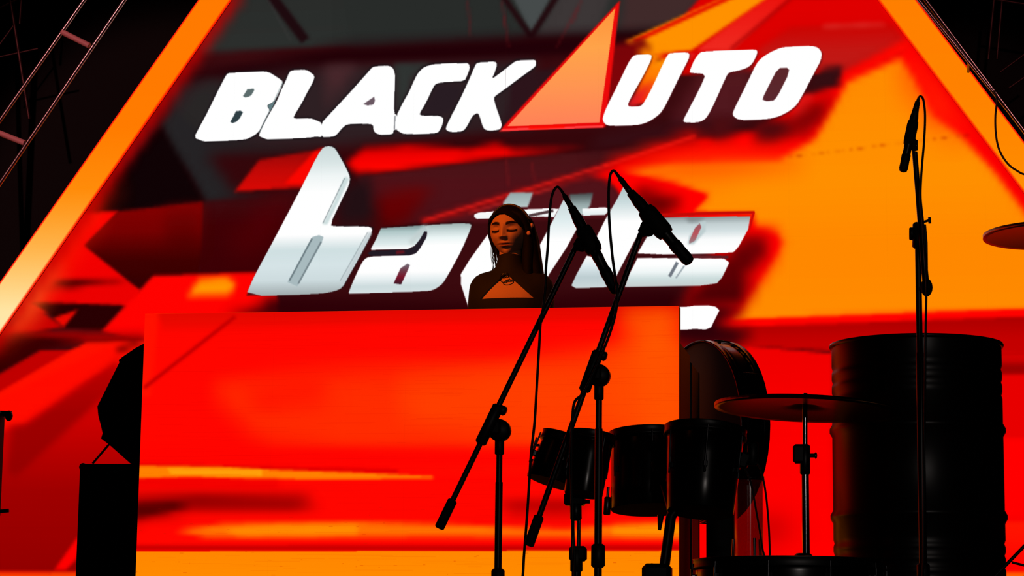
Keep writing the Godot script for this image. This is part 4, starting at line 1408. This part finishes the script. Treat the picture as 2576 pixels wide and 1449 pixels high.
func microphone(label: String, z: float, cable_end: Vector2, butt: Vector2, tip: Vector2, r: float) -> Node3D:
	var p := on_z(butt.x, butt.y, z)
	var q := on_z(tip.x, tip.y, z)
	var e := on_z(cable_end.x, cable_end.y, z)
	var o := thing("microphone", label, "microphone", Vector3.ZERO, 0.0, "pencil microphones on stands")
	var l := p.distance_to(q)
	var x := along(p, q)
	var st := stool()
	lathe(st, [Vector2(0, 0), Vector2(r * 0.72, 0), Vector2(r * 0.8, l * 0.06), Vector2(r, l * 0.14), Vector2(r, l * 0.6), Vector2(r * 0.93, l * 0.62), Vector2(r * 0.93, l * 0.72)], x, 20)
	put("body", st, M.black_metal, o)
	st = stool()
	lathe(st, [Vector2(r * 0.93, l * 0.72), Vector2(r * 1.05, l * 0.73), Vector2(r * 1.05, l * 0.8), Vector2(r * 1.0, l * 0.81), Vector2(r * 1.04, l * 0.94), Vector2(r * 0.85, l * 0.985), Vector2(r * 0.4, l), Vector2(0, l)], x, 20)
	put("grille", st, M.speaker_grille, o)
	st = stool()
	var d := p.distance_to(e)
	lathe(st, [Vector2(0, 0), Vector2(0.0042, 0), Vector2(0.0055, d * 0.3), Vector2(0.0085, d * 0.38), Vector2(0.0088, d * 0.8), Vector2(0.0095, d * 0.82), Vector2(0.0095, d), Vector2(0, d)], along(e, p + (q - p) * 0.01), 14)
	put("connector", st, M.black_metal, o)
	return o

func clip_on(o: Node3D, z: float, end: Vector2, axis_a: Vector2, axis_b: Vector2, r: float, where: float, long: float, thick := 0.010) -> void:      # holder between boom end and microphone
	var p := on_z(axis_a.x, axis_a.y, z)
	var q := on_z(axis_b.x, axis_b.y, z)
	var b := on_z(end.x, end.y, z - 0.01)
	var t := (q - p).normalized()
	var m := p.lerp(q, where)
	var st := stool()
	var x := along(m - t * long / 2, m + t * long / 2)
	lathe(st, [Vector2(r + 0.0006, 0), Vector2(r + thick * 0.6, 0), Vector2(r + thick, long * 0.15), Vector2(r + thick, long * 0.85), Vector2(r + thick * 0.6, long), Vector2(r + 0.0006, long)], x, 18)
	var s := per_px(end.x, end.y, z)
	tube(st, [b, b.lerp(m, 0.55)], [0.014 if thick > 0.008 else 0.009, r + thick * 0.6], 12)
	ball(st, b.lerp(m, 0.5), Vector3(r + thick * 0.7, r + thick * 0.9, 0.016) * (1.0 if thick > 0.008 else 0.8), 12)
	put("clip", st, M.black_rubber, o)
	st = stool()
	ball(st, b.lerp(m, 0.35) + Vector3(0.008, -0.006, 0.014), Vector3(0.004, 0.004, 0.002), 8)
	put("screw", st, M.dull_steel, o)

func cable(label: String, z: float, px: Array, r := 0.0035) -> void:
	var p: Array = []
	for i in range(0, px.size(), 2):
		p.append(on_z(px[i], px[i + 1], z))
	var last: Vector3 = p[-1]
	if last.y < 0.3:
		p.append(Vector3(last.x - 0.01, 0.03, z))
		p.append(Vector3(last.x - 0.05, r, z - 0.03))
		p.append(Vector3(last.x - 0.2, r, z - 0.1))
	var st := stool()
	tube(st, smooth_path(p, 5), r, 8)
	tag(put("microphone_cable", st, M.cable), label, "cable", "cables of the microphones")

func microphones() -> void:
	var z := 4.95
	var s1 := boom_stand("boom microphone stand whose counterweight tail hangs clear in front of the LED panels", z, Vector2(1257, 1083), Vector2(1105, 1328), Vector2(1456, 606), 0.05, 0.4)
	microphone("microphone pointing down, its head crossing the other boom above the booth", z + 0.07, Vector2(1410, 476), Vector2(1438, 522), Vector2(1552, 738), 0.0175)
	clip_on(s1, z + 0.07, Vector2(1448, 622), Vector2(1438, 522), Vector2(1552, 738), 0.0175, 0.38, 0.085)
	cable("thin cable looping off the lower microphone and hanging down past the small drums", z + 0.09, [1410,477, 1402,470, 1393,480, 1386,505, 1381,560, 1378,620, 1373,680, 1372,720, 1367,770, 1360,812, 1357,860, 1351,960, 1345,1060, 1336,1140, 1331,1220, 1325,1310, 1318,1400, 1315,1449], 0.0042)
	z = 5.15
	var s2 := boom_stand("boom microphone stand whose tail passes behind the pair of small drums", z, Vector2(1507, 945), Vector2(1330, 1372), Vector2(1612, 588), 0.115, 0.1)
	microphone("long microphone pointing down to the right on the higher boom, cable looped at its top", z + 0.08, Vector2(1546, 430), Vector2(1586, 484), Vector2(1737, 662), 0.0185)
	clip_on(s2, z + 0.08, Vector2(1612, 588), Vector2(1586, 484), Vector2(1737, 662), 0.0185, 0.42, 0.10)
	cable("thin cable looping off the higher microphone and following its boom down", z + 0.1, [1547,431, 1541,430, 1534,445, 1531,490, 1533,560, 1540,640, 1548,700, 1553,740, 1548,790, 1530,850, 1505,910, 1470,985, 1446,1010, 1440,1050, 1438,1092, 1437,1180, 1440,1300, 1446,1449], 0.0042)
	# third stand, boom folded almost upright, in front of the barrel
	z = 4.75
	var o := thing("microphone_stand", "microphone stand with its boom folded upright and a round counterweight, before the barrel", "microphone stand", Vector3.ZERO, 0.0, "boom microphone stands by the booth")
	var c := on_z(2309, 592, z)
	var s := per_px(2309, 592, z)
	var foot := Vector3(c.x, 0, z)
	var st := stool()
	tube(st, [foot + Vector3(0, 0.05, 0), foot + Vector3(0, 0.78, 0)], 0.0125, 14)
	tube(st, [foot + Vector3(0, 0.78, 0), c + Vector3(0, 10 * s, 0)], 0.0098, 14)
	put("pole", st, M.black_metal, o)
	tripod(o, foot, 0.06, 0.15, PI / 2)
	st = stool()
	sleeve(st, foot + Vector3(0, 0.07, 0), foot + Vector3(0, 0.13, 0), 0.02)
	put("hub", st, M.black_plastic, o)
	st = stool()
	sleeve(st, on_z(2309, 625, z), on_z(2310, 560, z), 0.0175)
	sleeve(st, on_z(2300, 588, z), on_z(2328, 586, z), 0.013)
	var cl := put("clutch", st, M.black_plastic, o)
	st = stool()
	sleeve(st, on_z(2287, 588, z), on_z(2299, 588, z), 0.0205)
	put("knob", st, M.black_plastic, cl)
	st = stool()
	tube(st, [on_z(2318, 560, z), on_z(2338, 554, z)], 0.004, 8)
	tube(st, [on_z(2338, 547, z), on_z(2339, 562, z)], 0.0045, 8)
	put("wing_screw", st, M.black_metal, cl)
	st = stool()
	tube(st, [on_z(2329, 712, z + 0.03), on_z(2318, 590, z + 0.03), on_z(2309, 480, z + 0.03), on_z(2301, 382, z + 0.03)], [0.0105, 0.0095, 0.0085, 0.0085], 12)
	put("boom", st, M.black_metal, o)
	st = stool()
	tube(st, [on_z(2326, 565, z + 0.02), on_z(2330, 610, z + 0.02), on_z(2331, 700, z + 0.02)], 0.0045, 8)
	put("brace", st, M.black_metal, o)
	st = stool()
	ball(st, on_z(2331, 723, z + 0.03), Vector3(0.0185, 0.029, 0.0185), 20)
	put("counterweight", st, M.black_rubber, o)
	microphone("small microphone hanging head down on the upright boom before the barrel", z + 0.06, Vector2(2311, 246), Vector2(2304, 274), Vector2(2271, 433), 0.0135)
	clip_on(o, z + 0.06, Vector2(2302, 380), Vector2(2304, 274), Vector2(2271, 433), 0.0135, 0.38, 0.075, 0.004)
	cable("thin cable looping over the small microphone and down along the upright stand", z + 0.08, [2311,246, 2316,242, 2323,252, 2327,290, 2325,350, 2320,410, 2317,450, 2316,500, 2322,560, 2327,640, 2331,700, 2330,760, 2328,860, 2327,1000, 2324,1200, 2322,1449], 0.0036)

# ---------------------------------------------------------------- percussion
func lug(st: SurfaceTool, x: Transform3D, h: float) -> void:
	tube(st, [x * Vector3(0, -h / 2, 0.010), x * Vector3(0, h / 2, 0.010)], 0.0035, 8)
	box(st, Vector3(0.014, h * 0.4, 0.014), x * Transform3D(Basis.IDENTITY, Vector3(0, 0, 0.005)), 0.003)

func drum(o: Node3D, x: Transform3D, r0: float, r1: float, h: float, lugs: int, shell: Material, head: Material, hoop: Material, phase := 0.0, low_hoop := true) -> void:    # y up axis, r0 at the bottom; origin in the middle
	var st := stool()
	lathe(st, [Vector2(r0 * 0.98, -h / 2), Vector2(r0, -h / 2 + 0.004), Vector2(lerpf(r0, r1, 0.35) * 1.004, -h * 0.15), Vector2(lerpf(r0, r1, 0.65) * 1.004, h * 0.15), Vector2(r1, h / 2 - 0.004), Vector2(r1 * 0.98, h / 2)], x, 40)
	put("shell", st, shell, o)
	for e in [[r0, -h / 2, -1.0], [r1, h / 2, 1.0]]:
		var r: float = e[0]
		var y: float = e[1]
		var d: float = e[2]
		st = stool()
		if d < 0 and not low_hoop:
			lathe(st, [Vector2(0, y), Vector2(r * 0.98, y)], x, 40)
			put("drum_bottom", st, M.drape, o)
			continue
		var prof := [Vector2(r + 0.002, y - d * 0.018), Vector2(r + 0.010, y - d * 0.018), Vector2(r + 0.008, y - d * 0.012), Vector2(r + 0.007, y + d * 0.006), Vector2(r + 0.009, y + d * 0.010), Vector2(r + 0.002, y + d * 0.011), Vector2(r + 0.001, y)]
		if d < 0: prof.reverse()
		lathe(st, prof, x, 40)
		put("hoop", st, hoop, o)
		st = stool()
		var hd := [Vector2(r, y + d * 0.0005), Vector2(r - 0.006, y + d * 0.004), Vector2(0, y + d * 0.0045)]
		if d < 0: hd.reverse()
		lathe(st, hd, x, 40)
		put("drum_head", st, head, o)
	for k in lugs:
		var a := phase + TAU * k / lugs
		var n := Vector3(sin(a), 0, cos(a))
		var p := n * (lerpf(r0, r1, 0.5) * 1.004)
		var q := n * (lerpf(r0, r1, 0.85) + 0.004)
		st = stool()
		lug(st, x * Transform3D(Basis(Vector3.UP, a), p), 0.05)
		tube(st, [x * (p + n * 0.010), x * (q + n * 0.006 + Vector3(0, h / 2 * 0.95, 0))], 0.003, 6)
		put("lug", st, M.dull_steel, o)

func percussion() -> void:
	# pair of bongos on a stand
	var z := 4.6
	var s := per_px(1430, 1170, z)
	var ca := on_z(1403, 1166, z - 0.05)
	var cb := on_z(1478, 1172, z + 0.06)
	var tilt := Basis(Vector3.BACK, deg_to_rad(-7.0)) * Basis(Vector3.RIGHT, deg_to_rad(-8.0))
	var o := thing("bongo_drums", "pair of small black bongo drums joined on a stand", "bongos")
	drum(o, Transform3D(Basis(Vector3.BACK, deg_to_rad(-9.0)) * tilt, ca + Vector3(0, 0.008, 0)), 64 * s, 54 * s, 0.15, 4, M.drum_lacquer, M.drum_head_black, M.black_metal, 0.3, false)
	drum(o, Transform3D(tilt, cb), 48 * s, 54 * s, 0.19, 4, M.drum_lacquer, M.drum_head_black, M.black_metal, 0.7, false)
	var st := stool()
	box(st, Vector3(0.06, 0.06, 0.05), Transform3D(tilt, (ca + cb) / 2), 0.006)
	put("bridge_block", st, M.black_plastic, o)
	st = stool()
	for q in [[1352, 1120], [1343, 1142], [1340, 1158]]:
		var a := on_z(q[0], q[1], z - 0.05)
		tube(st, [a + Vector3(0.04, 0, 0), a + Vector3(-0.006, 0, 0)], 0.0045, 8)
	tube(st, [on_z(1350, 1100, z - 0.05), on_z(1332, 1162, z - 0.05)], 0.003, 8)
	put("tuning_bracket", st, M.dull_steel, o)
	var top := on_z(1447, 1245, z)
	st = stool()
	tube(st, [(ca + cb) / 2, top - Vector3(0, 0.02, 0)], 0.011, 10)
	box(st, Vector3(52 * s, 32 * s, 0.04), Transform3D(Basis.IDENTITY, on_z(1446, 1256, z)), 0.006)
	sleeve(st, on_z(1449, 1310, z), on_z(1448, 1262, z), 0.019)
	tube(st, [on_z(1470, 1262, z), on_z(1484, 1262, z)], 0.006, 8)
	put("tilter", st, M.black_metal, o)
	st = stool()
	tube(st, [on_z(1441, 1300, z), on_z(1441, 1380, z)], 0.0065, 10)
	tube(st, [on_z(1456, 1300, z), on_z(1456, 1380, z)], 0.0065, 10)
	put("twin_rod", st, M.chrome, o)
	st = stool()
	var jn := on_z(1450, 1400, z)
	sleeve(st, on_z(1450, 1440, z), on_z(1450, 1376, z), 0.02)
	box(st, Vector3(44 * s, 38 * s, 0.034), Transform3D(Basis.IDENTITY, on_z(1454, 1393, z)), 0.008)
	put("joint", st, M.black_plastic, o)
	st = stool()
	tube(st, [Vector3(jn.x, 0.04, z), jn], 0.0155, 12)
	put("pole", st, M.black_metal, o)
	tripod(o, Vector3(jn.x, 0, z), 0.06, 0.24, 0.9)
	# two rack toms
	z = 4.35
	s = per_px(1700, 1190, z)
	o = thing("rack_tom", "black rack tom hung between the bongos and the wider tom", "drum", Vector3.ZERO, 0.0, "black tom drums")
	tilt = Basis(Vector3.BACK, deg_to_rad(2.0)) * Basis(Vector3.RIGHT, deg_to_rad(-6.0))
	var ta := on_z(1634, 1189, z)
	drum(o, Transform3D(tilt, ta), 100 * s, 95 * s, 0.25, 6, M.drum_lacquer, M.drum_head_black, M.black_metal, 0.2, false)
	st = stool()
	sleeve(st, on_z(1526, 1296, z + 0.02), on_z(1529, 1250, z + 0.02), 0.012)
	tube(st, [on_z(1530, 1225, z + 0.02), on_z(1528, 1260, z + 0.02)], 0.005, 8)
	tube(st, [on_z(1527, 1272, z + 0.02), on_z(1548, 1268, z + 0.02)], 0.006, 8)
	put("mount_bracket", st, M.dull_steel, o)
	st = stool()
	tube(st, [ta + Vector3(0, 0, 0.0), ta + Vector3(0.07, -0.06, 0.2), on_z(1690, 1290, 4.66)], 0.012, 12)
	put("holder_arm", st, M.black_metal, o)
	z = 4.72
	s = per_px(1770, 1190, z)
	o = thing("rack_tom", "wider black rack tom with a small clip microphone on its rim", "drum", Vector3.ZERO, 0.0, "black tom drums")
	tilt = Basis(Vector3.BACK, deg_to_rad(-3.0)) * Basis(Vector3.RIGHT, deg_to_rad(-9.0))
	var tb := on_z(1768, 1188, z)
	drum(o, Transform3D(tilt, tb), 84 * s, 98 * s, 0.26, 6, M.drum_lacquer, M.drum_head_black, M.black_metal, 0.15, false)
	var pt := on_z(1688, 1300, z)
	st = stool()
	tube(st, [pt + Vector3(0.03, 0.05, 0), pt, on_z(1672, 1420, z)], 0.0165, 12)
	put("holder_arm", st, M.black_metal, o)
	st = stool()
	tube(st, [on_z(1662, 1296, z), on_z(1659, 1334, z)], [0.011, 0.005], 8)
	put("wing_nut", st, M.black_metal, o)
	st = stool()
	box(st, Vector3(74 * s, 50 * s, 0.06), Transform3D(Basis.IDENTITY, on_z(1653, 1443, z)), 0.014)
	ball(st, on_z(1640, 1428, z), Vector3(0.026, 0.014, 0.025), 14)
	put("clamp", st, M.black_plastic, o)
	st = stool()
	var cf := on_z(1655, 1449, z)
	tube(st, [Vector3(cf.x, 0.03, z), cf], 0.016, 12)
	put("pole", st, M.black_metal, o)
	tripod(o, Vector3(cf.x, 0, z), 0.06, 0.24, 0.3)
	# clip microphone on its rim
	z = 4.7
	o = thing("clip_microphone", "small black clip microphone on the rim of the wider tom", "microphone")
	st = stool()
	sleeve(st, on_z(1893, 1172, z), on_z(1894, 1112, z), 0.017)
	put("body", st, M.black_plastic, o)
	st = stool()
	box(st, Vector3(0.034, 0.05, 0.03), Transform3D(Basis(Vector3.BACK, -0.4), on_z(1872, 1158, z)), 0.006)
	tube(st, [on_z(1866, 1148, z), on_z(1890, 1140, z)], 0.008, 8)
	put("clamp", st, M.black_plastic, o)
	cable("thin cable curving from the clip microphone down beside the clear red drum, inner one", z, [1868,1176, 1878,1186, 1888,1212, 1896,1250, 1903,1290, 1911,1335, 1918,1380, 1926,1410, 1930,1449], 0.0032)
	cable("thin cable curving from the clip microphone down beside the clear red drum, outer one", z + 0.02, [1897,1168, 1906,1166, 1915,1186, 1922,1215, 1928,1255, 1933,1310, 1936,1370, 1937,1449], 0.0032)
	# tall bass drum standing on edge behind, its skin turned towards the booth
	z = 1.75
	s = per_px(1760, 1080, z)
	o = thing("standing_bass_drum", "large bass drum standing on edge on a post beside the booth", "drum")
	var c := on_z(1757, 1085, z)
	var ax := Vector3(0.83, 0.0, -0.56).normalized()
	var bx := Transform3D(Basis(Vector3(ax.z, 0, -ax.x), -ax, Vector3.UP.cross(Vector3.ZERO)), c)
	var right := ax.cross(Vector3.UP).normalized()
	bx = Transform3D(Basis(right, ax, right.cross(ax)), c + ax * 0.06)
	drum(o, bx, 224 * s, 224 * s, 0.12, 8, M.drum_lacquer, M.drum_head_black, M.drum_lacquer, 0.2)
	st = stool(false)
	z = 2.6
	s = per_px(1811, 1300, z)
	var pc := on_z(1811, 1300, z)
	box(st, Vector3(70 * s, 0.52, 0.1), Transform3D(Basis.IDENTITY, Vector3(pc.x, 0.26, z - 0.05)), 0.008)
	put("post", st, M.speaker_paint, o)
	# clear red tom on the deck
	z = 3.75
	s = per_px(1890, 1300, z)
	var fc := on_z(1884, 1204, z)
	o = thing("acrylic_floor_tom", "small clear red acrylic floor tom behind the curving cables", "drum")
	st = stool()
	var hh := fc.y - 0.12
	lathe(st, [Vector2(36 * s, 0), Vector2(36 * s, hh), Vector2(34 * s, hh), Vector2(34 * s, 0), Vector2(36 * s, 0)], Transform3D(Basis.IDENTITY, Vector3(fc.x, 0.12, z)), 32, true)
	put("shell", st, M.red_acrylic, o)
	for y in [0.12, fc.y]:
		st = stool()
		lathe(st, [Vector2(36 * s, -0.008), Vector2(39 * s, -0.008), Vector2(39 * s, 0.008), Vector2(36 * s, 0.008), Vector2(36 * s, -0.008)], Transform3D(Basis.IDENTITY, Vector3(fc.x, y, z)), 32)
		put("hoop", st, M.drum_lacquer, o)
	for k in 3:
		var a := TAU * k / 3 + 0.4
		st = stool()
		var n := Vector3(sin(a), 0, cos(a)) * 40 * s
		tube(st, [Vector3(fc.x, 0.26, z) + n, Vector3(fc.x, 0.006, z) + n * 1.25], 0.005, 8)
		put("leg", st, M.dull_steel, o)
	# ride cymbal on its stand
	z = 4.45
	s = per_px(2025, 1024, z)
	var cc := on_z(2025, 1024, z)
	o = thing("cymbal_stand", "chrome cymbal stand carrying the dark wide cymbal", "cymbal stand")
	st = stool()
	tube(st, [on_z(2025, 1190, z), cc + Vector3(0, 0.03, 0)], 0.0085, 14)
	put("upper_tube", st, M.chrome, o)
	st = stool()
	tube(st, [Vector3(cc.x, 0.06, z), on_z(2025, 1180, z)], 0.0125, 18)
	put("lower_tube", st, M.chrome, o)
	st = stool()
	sleeve(st, on_z(2025, 1195, z), on_z(2025, 1118, z), 0.0165)
	box(st, Vector3(34 * s, 48 * s, 0.03), Transform3D(Basis.IDENTITY, on_z(2012, 1142, z)), 0.008)
	var cl := put("tilter", st, M.black_metal, o)
	st = stool()
	tube(st, [on_z(2030, 1146, z), on_z(2050, 1146, z)], 0.007, 10)
	ball(st, on_z(2052, 1146, z), Vector3(0.005, 0.011, 0.005), 8)
	put("wing_nut", st, M.chrome, cl)
	st = stool()
	sleeve(st, on_z(2021, 1440, z), on_z(2021, 1392, z), 0.032)
	put("hub", st, M.black_metal, o)
	tripod(o, Vector3(cc.x, 0, z), 0.07, 0.16, 1.0)
	cymbal("dark wide cymbal on the chrome stand between the toms and the barrel", cc, 226 * s, Basis(Vector3.BACK, deg_to_rad(-2.2)) * Basis(Vector3.RIGHT, deg_to_rad(-1.5)), M.bronze)
	# shallow bass drum lying on the deck
	z = 5.3
	s = per_px(1985, 1410, z)
	var low := on_z(1985, 1408, z)
	o = thing("flat_bass_drum", "wide shallow black bass drum lying flat on the deck below the cymbal", "drum")
	drum(o, Transform3D(Basis.IDENTITY, Vector3(low.x, low.y / 2 + 0.002, z)), 236 * s, 236 * s, low.y - 0.028, 10, M.drum_lacquer, M.drum_head_black, M.black_metal, -0.15)
	# barrel
	z = 3.9
	s = per_px(2304, 860, z)
	var rim := on_z(2304, 868, z)
	var r := 209 * s
	var hgt := rim.y
	var y1: float = on_z(2304, 1085, z - 0.0).y
	var y2: float = on_z(2304, 1302, z).y
	o = thing("steel_barrel", "dark steel oil barrel used as a drum, behind the upright microphone stand", "barrel")
	var prof: Array = [Vector2(0, 0.012), Vector2(r - 0.006, 0.012), Vector2(r - 0.004, 0.0), Vector2(r, 0.004)]
	for b in [y2 - 0.21, y2 - 0.17, y2 - 0.13, y2 - 0.09]:
		if b > 0.02: prof.append_array([Vector2(r, b - 0.012), Vector2(r - 0.004, b), Vector2(r, b + 0.012)])
	prof.append_array([Vector2(r, y2 - 0.022), Vector2(r + 0.009, y2 - 0.006), Vector2(r + 0.009, y2 + 0.006), Vector2(r, y2 + 0.022)])
	prof.append_array([Vector2(r, y1 - 0.022), Vector2(r + 0.009, y1 - 0.006), Vector2(r + 0.009, y1 + 0.006), Vector2(r, y1 + 0.022)])
	for b in [y1 + 0.12, y1 + 0.165, y1 + 0.21]:
		prof.append_array([Vector2(r, b - 0.012), Vector2(r - 0.004, b), Vector2(r, b + 0.012)])
	prof.append(Vector2(r, hgt - 0.012))
	st = stool()
	lathe(st, prof, Transform3D(Basis.IDENTITY, Vector3(rim.x, 0, z)), 72)
	put("body", st, M.barrel_paint, o)
	st = stool()
	lathe(st, [Vector2(r - 0.002, hgt - 0.014), Vector2(r + 0.006, hgt - 0.012), Vector2(r + 0.008, hgt - 0.006), Vector2(r + 0.006, hgt), Vector2(r - 0.002, hgt + 0.001), Vector2(r - 0.006, hgt - 0.004), Vector2(r - 0.006, hgt - 0.02)], Transform3D(Basis.IDENTITY, Vector3(rim.x, 0, z)), 72)
	put("rolled_rim", st, M.barrel_paint, o)
	st = stool()
	lathe(st, [Vector2(r - 0.006, hgt - 0.02), Vector2(0, hgt - 0.02)], Transform3D(Basis.IDENTITY, Vector3(rim.x, 0, z)), 72)
	put("lid", st, M.barrel_paint, o)
	# crash cymbal at the right edge and its stand
	z = 4.3
	s = per_px(2640, 588, z)
	var kc := on_z(2644, 588, z)
	o = thing("cymbal_stand", "cymbal stand right of the barrel with a braced leg near the deck", "cymbal stand")
	st = stool()
	tube(st, [Vector3(kc.x, 0.05, z), kc + Vector3(0, 0.04, 0)], 0.011, 14)
	put("pole", st, M.black_metal, o)
	st = stool()
	sleeve(st, Vector3(kc.x, 0.36, z), Vector3(kc.x, 0.3, z), 0.024)
	put("hub", st, M.black_metal, o)
	var f0 := on_z(2576, 1385, z)
	var f1 := on_z(2505, 1453, z)
	var dir := (f1 - f0).normalized()
	for k in 3:
		var a := -PI / 2 + TAU * k / 3
		var out := Vector3(sin(a), 0, cos(a))
		var l0 := Vector3(kc.x, f0.y + (kc.x - f0.x) * -dir.y / -dir.x, z) if k == 0 else Vector3(kc.x, 0.3, z)
		var drop := l0.y - 0.012
		var flat := drop * absf(dir.x / dir.y)
		st = stool()
		tube(st, [l0 + out * 0.02, l0 + out * flat - Vector3(0, drop, 0)], 0.0055, 8)
		tube(st, [Vector3(kc.x, 0.12, z) + out * 0.012, l0 + out * flat * 0.5 - Vector3(0, drop * 0.5, 0)], 0.004, 8)
		var leg := put("leg", st, M.black_metal, o)
		st = stool()
		var e := l0 + out * flat - Vector3(0, drop, 0)
		tube(st, [e + Vector3(0, 0.012, 0) - out * 0.02, e + out * 0.012], 0.01, 8)
		put("rubber_foot", st, M.black_rubber, leg)
	cymbal("red-lit cymbal at the edge of the picture beside the upright microphone stand", kc, 166 * s, Basis(Vector3.BACK, deg_to_rad(0.5)) * Basis(Vector3.RIGHT, deg_to_rad(-1.0)), M.cymbal_polished)

func cymbal(label: String, at: Vector3, r: float, turn: Basis, m: Material) -> void:
	var o := thing("cymbal", label, "cymbal", at, 0.0, "cymbals on stands")
	var x := Transform3D(turn, Vector3.ZERO)
	var st := stool()
	var prof: Array = [Vector2(0.006, 0.012)]
	var under: Array = []
	for k in 15:
		var t := k / 14.0
		var q := lerpf(0.006, r, t)
		var y := 0.014 * exp(-pow(q / 0.05, 2) * 1.4) + 0.012 * (1.0 - t * t) - 0.012
		under.append(Vector2(q, y))
	prof = under.duplicate()
	prof.append(Vector2(r, 0.0012))
	for k in range(14, -1, -1): prof.append(under[k] + Vector2(-0.0005 if k == 14 else 0.0, 0.0014))
	lathe(st, prof, x, 64)
	put("plate", st, m, o)
	st = stool()
	lathe(st, [Vector2(0, 0.013), Vector2(0.014, 0.013), Vector2(0.014, 0.026), Vector2(0.007, 0.03), Vector2(0.007, 0.045), Vector2(0, 0.046)], x, 14)
	put("wing_nut", st, M.chrome, o)
